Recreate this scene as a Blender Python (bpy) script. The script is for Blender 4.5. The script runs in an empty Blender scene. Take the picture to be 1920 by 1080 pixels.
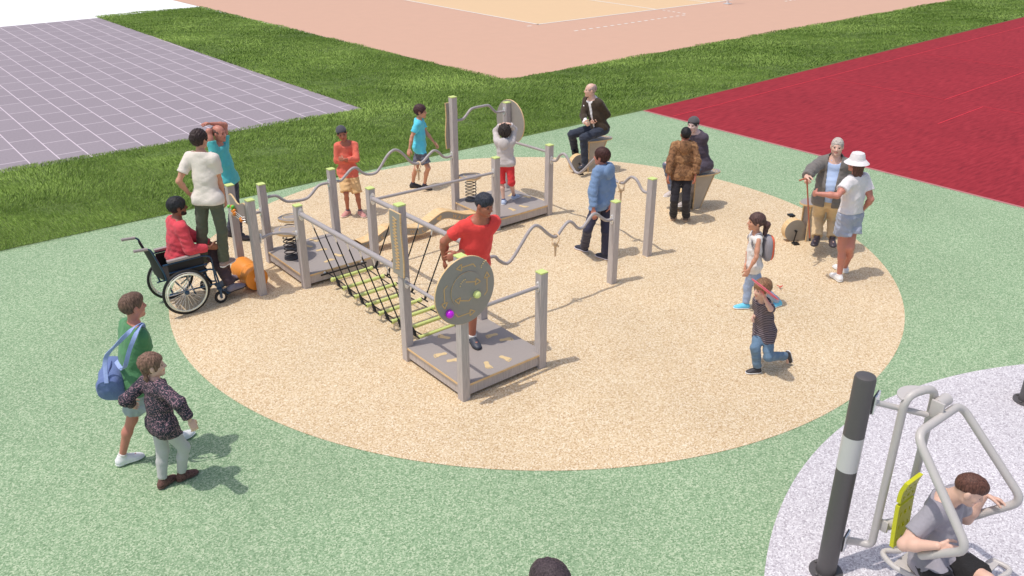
import bpy, bmesh, math, random
import numpy as np
from mathutils import Vector, Matrix

random.seed(7)
RNG = np.random.default_rng(11)
scene = bpy.context.scene
COL = scene.collection
R = math.radians
TH = R(39.2)                       # the playground's own axes: u along TH, w at right angles to it
UX, UY = math.cos(TH), math.sin(TH)


def uw(u, w, z=0.0):
    return Vector((u * UX - w * UY, u * UY + w * UX, z))


# ------------------------------------------------------------------ materials
def lin(c):
    y_ = 0.3 * c[0] + 0.59 * c[1] + 0.11 * c[2]
    c = [v + (y_ - v) * 0.08 for v in c]
    return tuple(((v / 255) / 12.92 if v <= 10 else ((v / 255 + 0.055) / 1.055) ** 2.4) for v in c)


def mat(name, rgb, rough=0.6, metal=0.0, var=0.0, vscale=30.0, bump=0.0, bscale=80.0, k=1.3, spec=0.5, sheen=0.0):
    """one surface: a base colour with fine tonal variation and a fine bump"""
    m = bpy.data.materials.new(name)
    m.use_nodes = True
    nt = m.node_tree
    b = nt.nodes['Principled BSDF']
    c = tuple(min(v * k, 0.88) for v in lin(rgb)) + (1,)
    b.inputs['Base Color'].default_value = c
    b.inputs['Roughness'].default_value = rough
    b.inputs['Metallic'].default_value = metal
    b.inputs['Specular IOR Level'].default_value = spec
    if sheen:
        b.inputs['Sheen Weight'].default_value = sheen
    if var or bump:
        tc = nt.nodes.new('ShaderNodeTexCoord')
    if var:
        n = nt.nodes.new('ShaderNodeTexNoise')
        n.inputs['Scale'].default_value = vscale
        n.inputs['Detail'].default_value = 5
        nt.links.new(tc.outputs['Object'], n.inputs['Vector'])
        mr = nt.nodes.new('ShaderNodeMapRange')
        mr.inputs['From Min'].default_value = 0.25
        mr.inputs['From Max'].default_value = 0.75
        mr.inputs['To Min'].default_value = 1 - var
        mr.inputs['To Max'].default_value = 1 + var
        nt.links.new(n.outputs['Fac'], mr.inputs['Value'])
        mx = nt.nodes.new('ShaderNodeVectorMath')
        mx.operation = 'SCALE'
        mx.inputs[0].default_value = c[:3]
        nt.links.new(mr.outputs['Result'], mx.inputs['Scale'])
        nt.links.new(mx.outputs['Vector'], b.inputs['Base Color'])
    if bump:
        n2 = nt.nodes.new('ShaderNodeTexNoise')
        n2.inputs['Scale'].default_value = bscale
        n2.inputs['Detail'].default_value = 4
        nt.links.new(tc.outputs['Object'], n2.inputs['Vector'])
        bp = nt.nodes.new('ShaderNodeBump')
        bp.inputs['Strength'].default_value = bump
        bp.inputs['Distance'].default_value = 0.02
        nt.links.new(n2.outputs['Fac'], bp.inputs['Height'])
        nt.links.new(bp.outputs['Normal'], b.inputs['Normal'])
    return m


def add_folds(m, scale=7.0, strength=0.45):
    """creases: a ridged noise under the fine weave"""
    nt = m.node_tree
    b = nt.nodes['Principled BSDF']
    old = b.inputs['Normal'].links[0].from_socket if b.inputs['Normal'].links else None
    tc = nt.nodes.new('ShaderNodeTexCoord')
    mp = nt.nodes.new('ShaderNodeMapping')
    mp.inputs['Scale'].default_value = (1.2, 1.2, 0.75)
    nt.links.new(tc.outputs['Object'], mp.inputs['Vector'])
    n = nt.nodes.new('ShaderNodeTexNoise')
    n.noise_type = 'RIDGED_MULTIFRACTAL'
    n.inputs['Scale'].default_value = scale
    n.inputs['Detail'].default_value = 1.5
    n.inputs['Distortion'].default_value = 0.6
    nt.links.new(mp.outputs['Vector'], n.inputs['Vector'])
    bp = nt.nodes.new('ShaderNodeBump')
    bp.inputs['Strength'].default_value = strength
    bp.inputs['Distance'].default_value = 0.018
    nt.links.new(n.outputs['Fac'], bp.inputs['Height'])
    if old:
        nt.links.new(old, bp.inputs['Normal'])
    nt.links.new(bp.outputs['Normal'], b.inputs['Normal'])
    return m


def ramp_mat(name, stops, kind='noise', scale=50.0, stretch=(1, 1, 1), rough=0.85, bump=0.3, detail=6.0, k=1.3, big=0.0, rot=0.0, bdist=0.01):
    """a colour ramp over a noise / voronoi / wave pattern in object space"""
    m = bpy.data.materials.new(name)
    m.use_nodes = True
    nt = m.node_tree
    b = nt.nodes['Principled BSDF']
    b.inputs['Roughness'].default_value = rough
    b.inputs['Specular IOR Level'].default_value = 0.25
    tc = nt.nodes.new('ShaderNodeTexCoord')
    mp = nt.nodes.new('ShaderNodeMapping')
    mp.inputs['Scale'].default_value = stretch
    mp.inputs['Rotation'].default_value = (0, 0, rot)
    nt.links.new(tc.outputs['Object'], mp.inputs['Vector'])
    if kind == 'noise':
        n = nt.nodes.new('ShaderNodeTexNoise')
        n.inputs['Scale'].default_value = scale
        n.inputs['Detail'].default_value = detail
        out = n.outputs['Fac']
        nt.links.new(mp.outputs['Vector'], n.inputs['Vector'])
    elif kind == 'cells':
        n = nt.nodes.new('ShaderNodeTexVoronoi')
        n.inputs['Scale'].default_value = scale
        nt.links.new(mp.outputs['Vector'], n.inputs['Vector'])
        sp = nt.nodes.new('ShaderNodeSeparateColor')
        nt.links.new(n.outputs['Color'], sp.inputs['Color'])
        out = sp.outputs['Red']
    else:
        n = nt.nodes.new('ShaderNodeTexWave')
        n.bands_direction = kind
        n.inputs['Scale'].default_value = scale
        n.inputs['Distortion'].default_value = 0.6
        out = n.outputs['Fac']
        nt.links.new(mp.outputs['Vector'], n.inputs['Vector'])
    cr = nt.nodes.new('ShaderNodeValToRGB')
    while len(cr.color_ramp.elements) < len(stops):
        cr.color_ramp.elements.new(0.5)
    for e, (p, c) in zip(cr.color_ramp.elements, stops):
        e.position = p
        e.color = tuple(min(v * k, 0.88) for v in lin(c)) + (1,)
    nt.links.new(out, cr.inputs['Fac'])
    col = cr.outputs['Color']
    if big:
        n3 = nt.nodes.new('ShaderNodeTexNoise')
        n3.inputs['Scale'].default_value = big
        n3.inputs['Detail'].default_value = 4
        nt.links.new(tc.outputs['Object'], n3.inputs['Vector'])
        mr = nt.nodes.new('ShaderNodeMapRange')
        mr.inputs['From Min'].default_value = 0.3
        mr.inputs['From Max'].default_value = 0.7
        mr.inputs['To Min'].default_value = 0.93
        mr.inputs['To Max'].default_value = 1.06
        nt.links.new(n3.outputs['Fac'], mr.inputs['Value'])
        vm = nt.nodes.new('ShaderNodeVectorMath')
        vm.operation = 'SCALE'
        nt.links.new(col, vm.inputs[0])
        nt.links.new(mr.outputs['Result'], vm.inputs['Scale'])
        col = vm.outputs['Vector']
    nt.links.new(col, b.inputs['Base Color'])
    if bump:
        bp = nt.nodes.new('ShaderNodeBump')
        bp.inputs['Strength'].default_value = bump
        bp.inputs['Distance'].default_value = bdist
        nt.links.new(out, bp.inputs['Height'])
        nt.links.new(bp.outputs['Normal'], b.inputs['Normal'])
    return m


M = {}
M['green'] = ramp_mat('green_rubber', [(0.0, (116, 150, 108)), (0.3, (145, 176, 135)), (0.65, (161, 190, 148)), (0.95, (198, 215, 178))], 'cells', 84, big=0.5, bump=0.2, k=0.87)
M['sand'] = ramp_mat('sand_rubber', [(0.0, (196, 160, 118)), (0.3, (226, 198, 156)), (0.7, (236, 212, 172)), (0.95, (250, 234, 206))], 'cells', 84, big=0.5, bump=0.2, k=0.87)
M['grey'] = ramp_mat('grey_rubber', [(0.0, (176, 168, 176)), (0.3, (212, 206, 212)), (0.7, (224, 219, 224)), (0.95, (246, 243, 246))], 'cells', 84, big=0.5, bump=0.2, k=0.87)
M['peach'] = mat('peach_sports_floor', (240, 190, 160), 0.5, var=0.02, vscale=2, spec=0.15, k=0.77)
M['yellow'] = mat('yellow_sports_floor', (252, 212, 162), 0.5, var=0.015, vscale=2, spec=0.15, k=0.80)
M['line'] = mat('white_court_paint', (255, 246, 236), 0.5, k=0.9)
M['redline'] = mat('red_joint_paint', (235, 40, 58), 0.7, k=0.84)
M['red'] = ramp_mat('red_rubber', [(0.25, (144, 32, 45)), (0.5, (172, 42, 54)), (0.8, (190, 56, 66))], 'noise', 3.5, stretch=(0.8, 5, 1), rot=0.35, big=0.4, bump=0.1, detail=10, k=0.84)
M['white'] = mat('pale_concrete', (255, 255, 255), 0.9, k=0.95)
M['soil'] = mat('lawn_soil', (100, 124, 54), 0.95, var=0.25, vscale=3, k=0.84)
M['post'] = ramp_mat('grey_recycled_plastic', [(0.2, (150, 143, 140)), (0.5, (171, 163, 160)), (0.85, (188, 180, 176))], 'noise', 14, stretch=(9, 9, 0.5), bump=0.25, rough=0.7)
M['cap'] = mat('lime_cap', (214, 230, 134), 0.6, var=0.03, k=0.95)
M['deck'] = mat('grey_deck_board', (176, 166, 160), 0.6, k=0.84, var=0.03, vscale=40, bump=0.05, bscale=200)
M['panel'] = mat('grey_panel_board', (140, 135, 128), 0.5, var=0.03, vscale=30)
M['ply'] = ramp_mat('plywood_edge', [(0.2, (214, 170, 112)), (0.5, (236, 200, 146)), (0.85, (246, 220, 176))], 'noise', 10, stretch=(1, 1, 14), bump=0.08, rough=0.6, k=0.95)
M['cream'] = mat('cream_engraving', (238, 208, 152), 0.7, var=0.05, k=0.86)
M['tan'] = mat('tan_engraving', (196, 160, 108), 0.7, var=0.05)
M['tube'] = mat('grey_powder_coat', (166, 158, 157), 0.42, k=1.1, var=0.02, spec=0.5)
M['lighttube'] = mat('pale_powder_coat', (200, 194, 190), 0.4, var=0.02, k=0.98)
M['band'] = mat('pale_band_coat', (206, 203, 201), 0.4, k=1.0)
M['steel'] = mat('galvanised_steel', (214, 214, 222), 0.3, metal=0.6, var=0.04, vscale=60)
M['dark'] = mat('charcoal_powder_coat', (86, 82, 82), 0.45, k=1.1, var=0.03)
M['rope'] = mat('black_rope', (34, 33, 34), 0.8, bump=0.3, bscale=300)
M['lime'] = mat('lime_plastic', (210, 222, 128), 0.5, var=0.04, k=1.0)
M['springsteel'] = mat('dark_spring_steel', (66, 62, 64), 0.4, metal=0.3)
M['orange'] = mat('orange_roller_plastic', (244, 122, 34), 0.45, k=1.5, var=0.03, bump=0.06, bscale=60)
M['beadgreen'] = mat('green_bead', (96, 190, 60), 0.35)
M['beadorange'] = mat('orange_bead', (246, 130, 40), 0.35)
M['purple'] = mat('purple_ball', (196, 24, 214), 0.3)
M['limeball'] = mat('pale_lime_ball', (206, 220, 132), 0.3)
M['black'] = mat('black_plastic', (24, 24, 25), 0.4)
M['rubber'] = mat('black_tyre', (34, 33, 33), 0.7, bump=0.1, bscale=150)
M['bluesteel'] = mat('blue_wheelchair_frame', (26, 62, 92), 0.35)
M['armpad'] = mat('grey_armrest_vinyl', (148, 138, 136), 0.6)
M['chrome'] = mat('bright_spoke', (226, 226, 230), 0.25, metal=0.7)
M['rim'] = mat('cream_push_rim', (232, 218, 194), 0.35)
M['seatfab'] = mat('black_seat_fabric', (40, 38, 38), 0.85, bump=0.15, bscale=120)
M['limeback'] = mat('lime_back_pad', (190, 190, 24), 0.45, var=0.03)
M['wood'] = mat('brown_wood', (166, 92, 66), 0.45, var=0.08, vscale=20)
M['pink'] = mat('pink_disc', (226, 92, 116), 0.4)
M['redtoy'] = mat('red_toy', (196, 60, 56), 0.5)
M['grip'] = mat('tan_handle_wood', (200, 172, 136), 0.5, var=0.06)


# ------------------------------------------------------------------ object helpers
def tag(o, label=None, cat=None, group=None, kind=None):
    if label:
        o['label'] = label
    if cat:
        o['category'] = cat
    if group:
        o['group'] = group
    if kind:
        o['kind'] = kind
    return o


def empty(name, loc, label, cat, group=None, rz=0.0):
    o = bpy.data.objects.new(name, None)
    o.empty_display_size = 0.1
    COL.objects.link(o)
    o.location = loc
    o.rotation_euler = (0, 0, rz)
    return tag(o, label, cat, group)


class MB:
    """gathers shapes (world or local coordinates) and links them as ONE mesh object"""

    def __init__(self):
        self.v, self.f, self.s, self.mi = [], [], [], []
        self.mid = 0

    def add(self, verts, faces, smooth=False):
        n = len(self.v)
        self.v += [tuple(p) for p in verts]
        self.f += [tuple(i + n for i in f) for f in faces]
        self.s += [smooth] * len(faces)
        self.mi += [self.mid] * len(faces)
        return self

    def box(self, c, half, ax=None, bev=0.0):
        c = Vector(c)
        ax = ax or (Vector((1, 0, 0)), Vector((0, 1, 0)), Vector((0, 0, 1)))
        if bev <= 0:
            vs = [c + ax[0] * half[0] * i + ax[1] * half[1] * j + ax[2] * half[2] * k for i in (-1, 1) for j in (-1, 1) for k in (-1, 1)]
            return self.add(vs, [(0, 1, 3, 2), (4, 6, 7, 5), (0, 4, 5, 1), (2, 3, 7, 6), (0, 2, 6, 4), (1, 5, 7, 3)])
        bm = bmesh.new()
        bmesh.ops.create_cube(bm, size=2)
        for v in bm.verts:
            v.co = Vector((v.co.x * half[0], v.co.y * half[1], v.co.z * half[2]))
        bmesh.ops.bevel(bm, geom=list(bm.edges), offset=bev, segments=2, affect='EDGES', profile=0.6)
        vs = [c + ax[0] * v.co.x + ax[1] * v.co.y + ax[2] * v.co.z for v in bm.verts]
        bm.verts.index_update()
        fs = [tuple(v.index for v in f.verts) for f in bm.faces]
        bm.free()
        return self.add(vs, fs, False)

    def tube(self, pts, r, n=10, bend=0.0, closed=False, caps=True):
        P = [Vector(p) for p in pts]
        if bend > 0:
            P = fillet(P, bend, closed)
        rr = r if callable(r) else (lambda t: r)
        m = len(P)
        T = []
        for i in range(m):
            if closed:
                t = P[(i + 1) % m] - P[i - 1]
            else:
                t = P[min(i + 1, m - 1)] - P[max(i - 1, 0)]
            T.append(t.normalized())
        ref = Vector((0, 0, 1)) if abs(T[0].z) < 0.9 else Vector((1, 0, 0))
        N = (ref - T[0] * ref.dot(T[0])).normalized()
        vs = []
        for i in range(m):
            N = (N - T[i] * N.dot(T[i])).normalized()
            B = T[i].cross(N)
            q = rr(i / max(m - 1, 1))
            for j in range(n):
                a = 2 * math.pi * j / n
                vs.append(P[i] + N * (math.cos(a) * q) + B * (math.sin(a) * q))
        fs = []
        for i in range(m if closed else m - 1):
            k = (i + 1) % m
            for j in range(n):
                fs.append((i * n + j, i * n + (j + 1) % n, k * n + (j + 1) % n, k * n + j))
        if not closed and caps:
            fs.append(tuple(range(n))[::-1])
            fs.append(tuple((m - 1) * n + j for j in range(n)))
        return self.add(vs, fs, True)

    def prism(self, outline, o, ex, ey, ez, t):
        """outline (x, y) in the plane ex, ey from o, thickness t along ez"""
        o = Vector(o)
        n = len(outline)
        vs = [o + ex * x + ey * y for x, y in outline] + [o + ex * x + ey * y + ez * t for x, y in outline]
        fs = [tuple(range(n))[::-1], tuple(range(n, 2 * n))] + [(i, (i + 1) % n, n + (i + 1) % n, n + i) for i in range(n)]
        return self.add(vs, fs)

    def lathe(self, prof, o, ax=Vector((0, 0, 1)), n=20, caps=True):
        o = Vector(o)
        ax = Vector(ax).normalized()
        ref = Vector((0, 0, 1)) if abs(ax.z) < 0.9 else Vector((1, 0, 0))
        X = (ref - ax * ref.dot(ax)).normalized()
        Y = ax.cross(X)
        vs = []
        for r, h in prof:
            for j in range(n):
                a = 2 * math.pi * j / n
                vs.append(o + ax * h + (X * math.cos(a) + Y * math.sin(a)) * r)
        m = len(prof)
        fs = [(i * n + j, i * n + (j + 1) % n, (i + 1) * n + (j + 1) % n, (i + 1) * n + j) for i in range(m - 1) for j in range(n)]
        if caps:
            fs.append(tuple(range(n))[::-1])
            fs.append(tuple((m - 1) * n + j for j in range(n)))
        return self.add(vs, fs, True)

    def ball(self, c, r, n=12, ax=None, rad=(1, 1, 1)):
        c = Vector(c)
        ax = ax or (Vector((1, 0, 0)), Vector((0, 1, 0)), Vector((0, 0, 1)))
        vs, fs = [], []
        m = n // 2
        for i in range(m + 1):
            p = math.pi * i / m
            for j in range(n):
                a = 2 * math.pi * j / n
                vs.append(c + ax[0] * (r * rad[0] * math.sin(p) * math.cos(a)) + ax[1] * (r * rad[1] * math.sin(p) * math.sin(a)) + ax[2] * (r * rad[2] * math.cos(p)))
        for i in range(m):
            for j in range(n):
                fs.append((i * n + j, (i + 1) * n + j, (i + 1) * n + (j + 1) % n, i * n + (j + 1) % n))
        return self.add(vs, fs, True)

    def build(self, name, mats, parent=None, kind=None, label=None):
        me = bpy.data.meshes.new(name)
        if not isinstance(mats, (list, tuple)):
            mats = [mats]
        for m_ in mats:
            me.materials.append(m_)
        inv = parent.matrix_world.inverted() if parent else None
        vs = self.v
        if parent:
            q = world_of(parent).inverted()
            vs = [tuple(q @ Vector(p)) for p in vs]
        me.from_pydata(vs, [], self.f)
        me.polygons.foreach_set('use_smooth', self.s)
        me.polygons.foreach_set('material_index', self.mi)
        bm = bmesh.new()
        bm.from_mesh(me)
        bmesh.ops.recalc_face_normals(bm, faces=bm.faces)
        bm.to_mesh(me)
        bm.free()
        if any(self.s):
            try:
                me.set_sharp_from_angle(angle=R(38))
            except Exception:
                pass
        o = bpy.data.objects.new(name, me)
        COL.objects.link(o)
        if parent:
            o.parent = parent
        if kind:
            o['kind'] = kind
        if label:
            o['label'] = label
        return o


def world_of(o):
    m = Matrix.Translation(o.location) @ o.rotation_euler.to_matrix().to_4x4()
    return world_of(o.parent) @ m if o.parent else m


def fillet(P, b, closed=False, seg=5):
    out = []
    n = len(P)
    for i, p in enumerate(P):
        if not closed and i in (0, n - 1):
            out.append(p)
            continue
        a, c = P[i - 1], P[(i + 1) % n]
        d1, d2 = (a - p), (c - p)
        l1, l2 = d1.length, d2.length
        q = min(b, l1 * 0.48, l2 * 0.48)
        s, e = p + d1 / l1 * q, p + d2 / l2 * q
        for k in range(seg + 1):
            t = k / seg
            out.append(s * (1 - t) ** 2 + p * 2 * t * (1 - t) + e * t * t)
    return out


def smooth_path(pts, sub=4):
    """Catmull-Rom through the points"""
    P = [Vector(p) for p in pts]
    P = [P[0] * 2 - P[1]] + P + [P[-1] * 2 - P[-2]]
    out = []
    for i in range(1, len(P) - 2):
        a, b, c, d = P[i - 1:i + 3]
        for k in range(sub):
            t = k / sub
            out.append(0.5 * ((2 * b) + (c - a) * t + (2 * a - 5 * b + 4 * c - d) * t * t + (3 * b - a - 3 * c + d) * t ** 3))
    out.append(P[-2])
    return out


def copy_thing(o, label=None, parent=None):
    c = o.copy()
    COL.objects.link(c)
    if parent:
        c.parent = parent
    if label:
        c['label'] = label
    for ch in o.children:
        copy_thing(ch, None, c)
    return c


def text_mesh(txt, size, thick):
    cu = bpy.data.curves.new('lettering', 'FONT')
    cu.body = txt
    cu.size = size
    cu.extrude = thick
    cu.align_x = 'CENTER'
    cu.align_y = 'CENTER'
    o = bpy.data.objects.new('lettering', cu)
    COL.objects.link(o)
    dg = bpy.context.evaluated_depsgraph_get()
    me = bpy.data.meshes.new_from_object(o.evaluated_get(dg))
    vs = [v.co.copy() for v in me.vertices]
    fs = [tuple(p.vertices) for p in me.polygons]
    bpy.data.objects.remove(o)
    return vs, fs

# profiles of the bent rails and the beam: (distance along, height)
R67 = [(-2.97, 0.966), (-2.847, 0.959), (-2.751, 0.881), (-2.659, 0.829), (-2.419, 0.809), (-2.311, 0.856), (-2.189, 0.96), (-2.08, 0.977), (-1.998, 0.968)]
R79 = [(-1.896, 0.971), (-1.813, 0.966), (-1.728, 1.027), (-1.622, 1.104), (-1.536, 1.103), (-1.457, 1.021), (-1.361, 0.968), (-1.225, 0.96), (-1.132, 1.031), (-0.998, 1.189), (-0.889, 1.253), (-0.804, 1.237), (-0.703, 1.151), (-0.569, 0.996), (-0.459, 0.96), (-0.358, 0.973), (-0.253, 1.051), (-0.148, 1.111), (-0.061, 1.073), (0.021, 0.987), (0.103, 0.954), (0.195, 0.966)]
R9_10 = [(0.333, 1.515), (0.435, 1.52), (0.504, 1.566), (0.576, 1.632), (0.645, 1.664), (0.813, 1.669), (0.94, 1.666), (0.997, 1.637), (1.068, 1.564), (1.139, 1.521), (1.285, 1.516)]
R413 = [(-1.875, 0.955), (-1.765, 0.939), (-1.699, 0.872), (-1.603, 0.804), (-1.534, 0.806), (-1.451, 0.874), (-1.326, 1.016), (-1.217, 1.137), (-1.132, 1.177), (-1.045, 1.134), (-0.938, 1.032), (-0.833, 0.953), (-0.759, 0.955), (-0.671, 1.036), (-0.582, 1.091), (-0.508, 1.062), (-0.411, 0.966), (-0.329, 0.951), (-0.254, 1.006), (-0.163, 1.085), (-0.086, 1.081), (0.002, 1.012), (0.103, 0.947), (0.216, 0.935)]
R1214 = [(1.165, 0.934), (1.033, 0.956), (0.953, 1.062), (0.843, 1.105), (0.733, 1.01), (0.621, 0.9), (0.535, 0.874), (0.435, 0.929), (0.202, 1.162), (0.124, 1.213), (0.009, 1.183), (-0.168, 1.045), (-0.285, 0.959), (-0.362, 0.954), (-0.448, 0.968), (-0.547, 1.067), (-0.608, 1.099), (-0.699, 1.074), (-0.793, 0.974), (-0.859, 0.942), (-0.911, 0.948)]
BEAM = [(-1.893, 0.215), (-1.789, 0.209), (-1.622, 0.254), (-1.499, 0.31), (-1.391, 0.327), (-1.128, 0.251), (-0.932, 0.201), (-0.832, 0.202), (-0.728, 0.242), (-0.596, 0.302), (-0.479, 0.344), (-0.361, 0.336), (-0.243, 0.291), (-0.111, 0.243), (0.037, 0.243)]
# footprints on the decks: (u, w, heading, length)
FA = [(-2.6, -1.439, 116.0, 0.14), (-2.869, -1.748, 168.0, 0.14), (-2.827, -1.943, -25.0, 0.09), (-2.598, -2.261, -111.0, 0.13), (-2.354, -2.269, -77.0, 0.15), (-2.146, -1.758, 172.0, 0.13), (-2.078, -1.938, -23.0, 0.12)]
FB = [(-2.376, 2.202, -63.0, 0.11), (-2.553, 2.055, 124.0, 0.05), (-2.465, 1.812, -8.0, 0.14), (-2.371, 1.486, -66.0, 0.12), (-2.569, 1.396, 12.0, 0.07), (-2.0, 1.921, -43.0, 0.08), (-2.002, 1.653, -113.0, 0.09)]
FC = [(0.714, 1.373, -88.0, 0.14), (0.942, 1.366, -68.0, 0.14), (1.29, 1.686, -73.0, 0.07), (1.142, 1.927, 21.0, 0.09)]
AX = (Vector((UX, UY, 0)), Vector((-UY, UX, 0)), Vector((0, 0, 1)))
EU, EW, EZ = AX


# ------------------------------------------------------------------ setting
def sheet(name, pts, z, m, local=True, parent=None):
    """a flat polygon given in playground axes; its object is turned with them so textures follow"""
    me = bpy.data.meshes.new(name)
    me.from_pydata([(u, w, 0) for u, w in pts], [], [tuple(range(len(pts)))])
    if me.polygons[0].normal.z < 0:
        me.flip_normals()
    me.materials.append(m)
    o = bpy.data.objects.new(name, me)
    COL.objects.link(o)
    if parent:
        o.parent = parent
        o.location = (0, 0, z)
    else:
        o.location = (0, 0, z)
        o.rotation_euler = (0, 0, TH)
        tag(o, kind='structure')
    return o


def circle(cx, cy, r, n=160):
    c = Vector((cx, cy, 0))
    u, w = c.dot(EU), c.dot(EW)
    return [(u + r * math.cos(2 * math.pi * i / n), w + r * math.sin(2 * math.pi * i / n)) for i in range(n)]


sheet('ground', [(-500, -500), (500, -500), (500, 500), (-500, 500)], -0.016, M['white'])
sheet('green_ground', [(-40, -40), (7.78, -40), (7.77, 5.05), (-5.99, 5.2), (-40, 5.5)], -0.006, M['green'])
sheet('sand_ground', circle(0, 0, 5.015), -0.002, M['sand'])
sheet('grey_ground', circle(6.356, -7.913, 4.922), 0.0, M['grey'])
sheet('red_ground', [(7.77, 5.05), (7.79, -40), (60, -40), (60, 6.6), (30.8, 5.98)], -0.005, M['red'])
sheet('red_edge_strip', [(7.72, 5.04), (7.74, -40), (7.8, -40), (7.79, 5.05)], -0.001, mat('pale_red_edging', (206, 128, 128), 0.8, k=0.84))

for a_, b_ in (((7.9, 4.24), (40, 5.3)), ((14.42, 4.4), (14.43, 1.05)), ((14.4, 1.05), (40, 2.1)), ((12.0, 0.0), (14.42, 0.1)), ((14.42, 0.1), (14.45, -9.0)), ((20.0, 4.6), (20.05, 1.3))):
    d_ = Vector((b_[0] - a_[0], b_[1] - a_[1])).normalized() * 0.016
    sheet('red_joint', [(a_[0] - d_.y, a_[1] + d_.x), (b_[0] - d_.y, b_[1] + d_.x), (b_[0] + d_.y, b_[1] - d_.x), (a_[0] + d_.y, a_[1] - d_.x)], -0.001, M['redline'])

# paved plaza: long courses with staggered cross joints
tm = bpy.data.materials.new('paved_plaza')
tm.use_nodes = True
nt = tm.node_tree
bs = nt.nodes['Principled BSDF']
bs.inputs['Roughness'].default_value = 0.8
tc = nt.nodes.new('ShaderNodeTexCoord')
sp = nt.nodes.new('ShaderNodeSeparateXYZ')
nt.links.new(tc.outputs['Object'], sp.inputs[0])
ax_, ay_ = nt.nodes.new('ShaderNodeMath'), nt.nodes.new('ShaderNodeMath')
ax_.inputs[1].default_value, ay_.inputs[1].default_value = 99.18, 100.09
nt.links.new(sp.outputs['Y'], ax_.inputs[0])
nt.links.new(sp.outputs['X'], ay_.inputs[0])
cb = nt.nodes.new('ShaderNodeCombineXYZ')
nt.links.new(ax_.outputs[0], cb.inputs['X'])
nt.links.new(ay_.outputs[0], cb.inputs['Y'])
br = nt.nodes.new('ShaderNodeTexBrick')
br.offset = 0.5
br.inputs['Scale'].default_value = 1.0
br.inputs['Brick Width'].default_value = 1.07
br.inputs['Row Height'].default_value = 0.5305
br.inputs['Mortar Size'].default_value = 0.011
br.inputs['Mortar Smooth'].default_value = 0.1
for k_, c_ in (('Color1', (162, 150, 158)), ('Color2', (166, 154, 162)), ('Mortar', (238, 222, 232))):
    br.inputs[k_].default_value = tuple(v * 0.84 for v in lin(c_)) + (1,)
nt.links.new(cb.outputs[0], br.inputs['Vector'])
nz = nt.nodes.new('ShaderNodeTexNoise')
nz.inputs['Scale'].default_value = 22
nz.inputs['Detail'].default_value = 8
nt.links.new(tc.outputs['Object'], nz.inputs['Vector'])
mr = nt.nodes.new('ShaderNodeMapRange')
mr.inputs['From Min'].default_value, mr.inputs['From Max'].default_value = 0.3, 0.7
mr.inputs['To Min'].default_value, mr.inputs['To Max'].default_value = 0.93, 1.06
nt.links.new(nz.outputs['Fac'], mr.inputs['Value'])
vm = nt.nodes.new('ShaderNodeVectorMath')
vm.operation = 'SCALE'
nt.links.new(br.outputs['Color'], vm.inputs[0])
nt.links.new(mr.outputs['Result'], vm.inputs['Scale'])
nt.links.new(vm.outputs['Vector'], bs.inputs['Base Color'])
sheet('plaza', [(2.65, 9.46), (2.16, 29.1), (-60, 27.5), (-60, 9.0), (-5.19, 9.34)], -0.006, tm)

# sports court with its painted markings
court = sheet('court', [(7.32, 9.82), (33.95, 10.25), (60, 10.5), (60, 60), (5.6, 60), (6.42, 32.7)], -0.006, M['peach'])
sheet('playing_field', [(14.55, 16.8), (60, 16.4), (60, 60), (14.75, 60)], 0.003, M['yellow'], parent=court)


def stripe(a, b, t=0.05):
    a, b = Vector((a[0], a[1], 0)), Vector((b[0], b[1], 0))
    d = (b - a).normalized()
    n = Vector((-d.y, d.x, 0)) * t
    return [(p.x, p.y) for p in (a - n, b - n, b + n, a + n)]


for a, b in (((14.5, 16.8), (60, 16.4)), ((14.56, 16.7), (14.75, 60)), ((21.13, 16.78), (21.2, 60)), ((24.62, 16.75), (24.7, 60))):
    sheet('line', stripe(a, b), 0.007, M['line'], parent=court)
for nm, a, b, n in (('dashed_line', (14.55, 14.77), (21.0, 14.92), 17), ('dashed_line', (21.1, 15.15), (21.2, 16.6), 5), ('dashed_line', (13.95, 16.72), (14.35, 16.66), 1), ('dashed_line', (27.6, 14.9), (28.6, 14.9), 3)):
    mb = MB()
    for i in range(n):
        f0, f1 = i / n, (i + 0.52) / n
        q = stripe([a[0] + (b[0] - a[0]) * f0, a[1] + (b[1] - a[1]) * f0], [a[0] + (b[0] - a[0]) * f1, a[1] + (b[1] - a[1]) * f1], 0.05)
        mb.add([(x, y, 0.005) for x, y in q], [(0, 1, 2, 3)])
    o = mb.build(nm, M['line'])
    o.parent = court

# lawn: a lumpy soil bed and the blades on it
def noise2(x, y, f, seed):
    r = np.random.default_rng(seed)
    out = np.zeros_like(x)
    for i in range(7):
        a = r.uniform(0, 2 * math.pi)
        k = f * r.uniform(0.6, 1.7)
        out += np.sin(x * math.cos(a) * k + y * math.sin(a) * k + r.uniform(0, 6.28))
    return out / 2.6


def lawn_h(u, w):
    x, y = u * UX - w * UY, u * UY + w * UX
    return np.maximum(0.004, 0.03 + 0.014 * noise2(x * 0.55, y, 2.1, 3) + 0.012 * noise2(x * 0.5, y, 5.3, 4))


def in_lawn(u, w):
    near = 5.13 + 0.012 * (1 - u / 8) + np.where(u > 7.77, (u - 7.77) * 0.04, 0)
    far = np.where(u < 2.6, 9.42, 60)
    a = (w > near) & (w < 9.44) & (u < 2.6)
    s = (9.46 - w) / 19.6 * 0.49
    b = (u >= 2.62 + np.where(w > 9.4, s, 0)) & (u < 7.3 - np.clip(w - 9.8, 0, 30) * 0.04) & (w > near) & (w < 29.6)
    c = (u >= 7.3) & (w > near) & (w < 9.82 + (u - 7.3) * 0.017)
    return a | b | c


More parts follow.
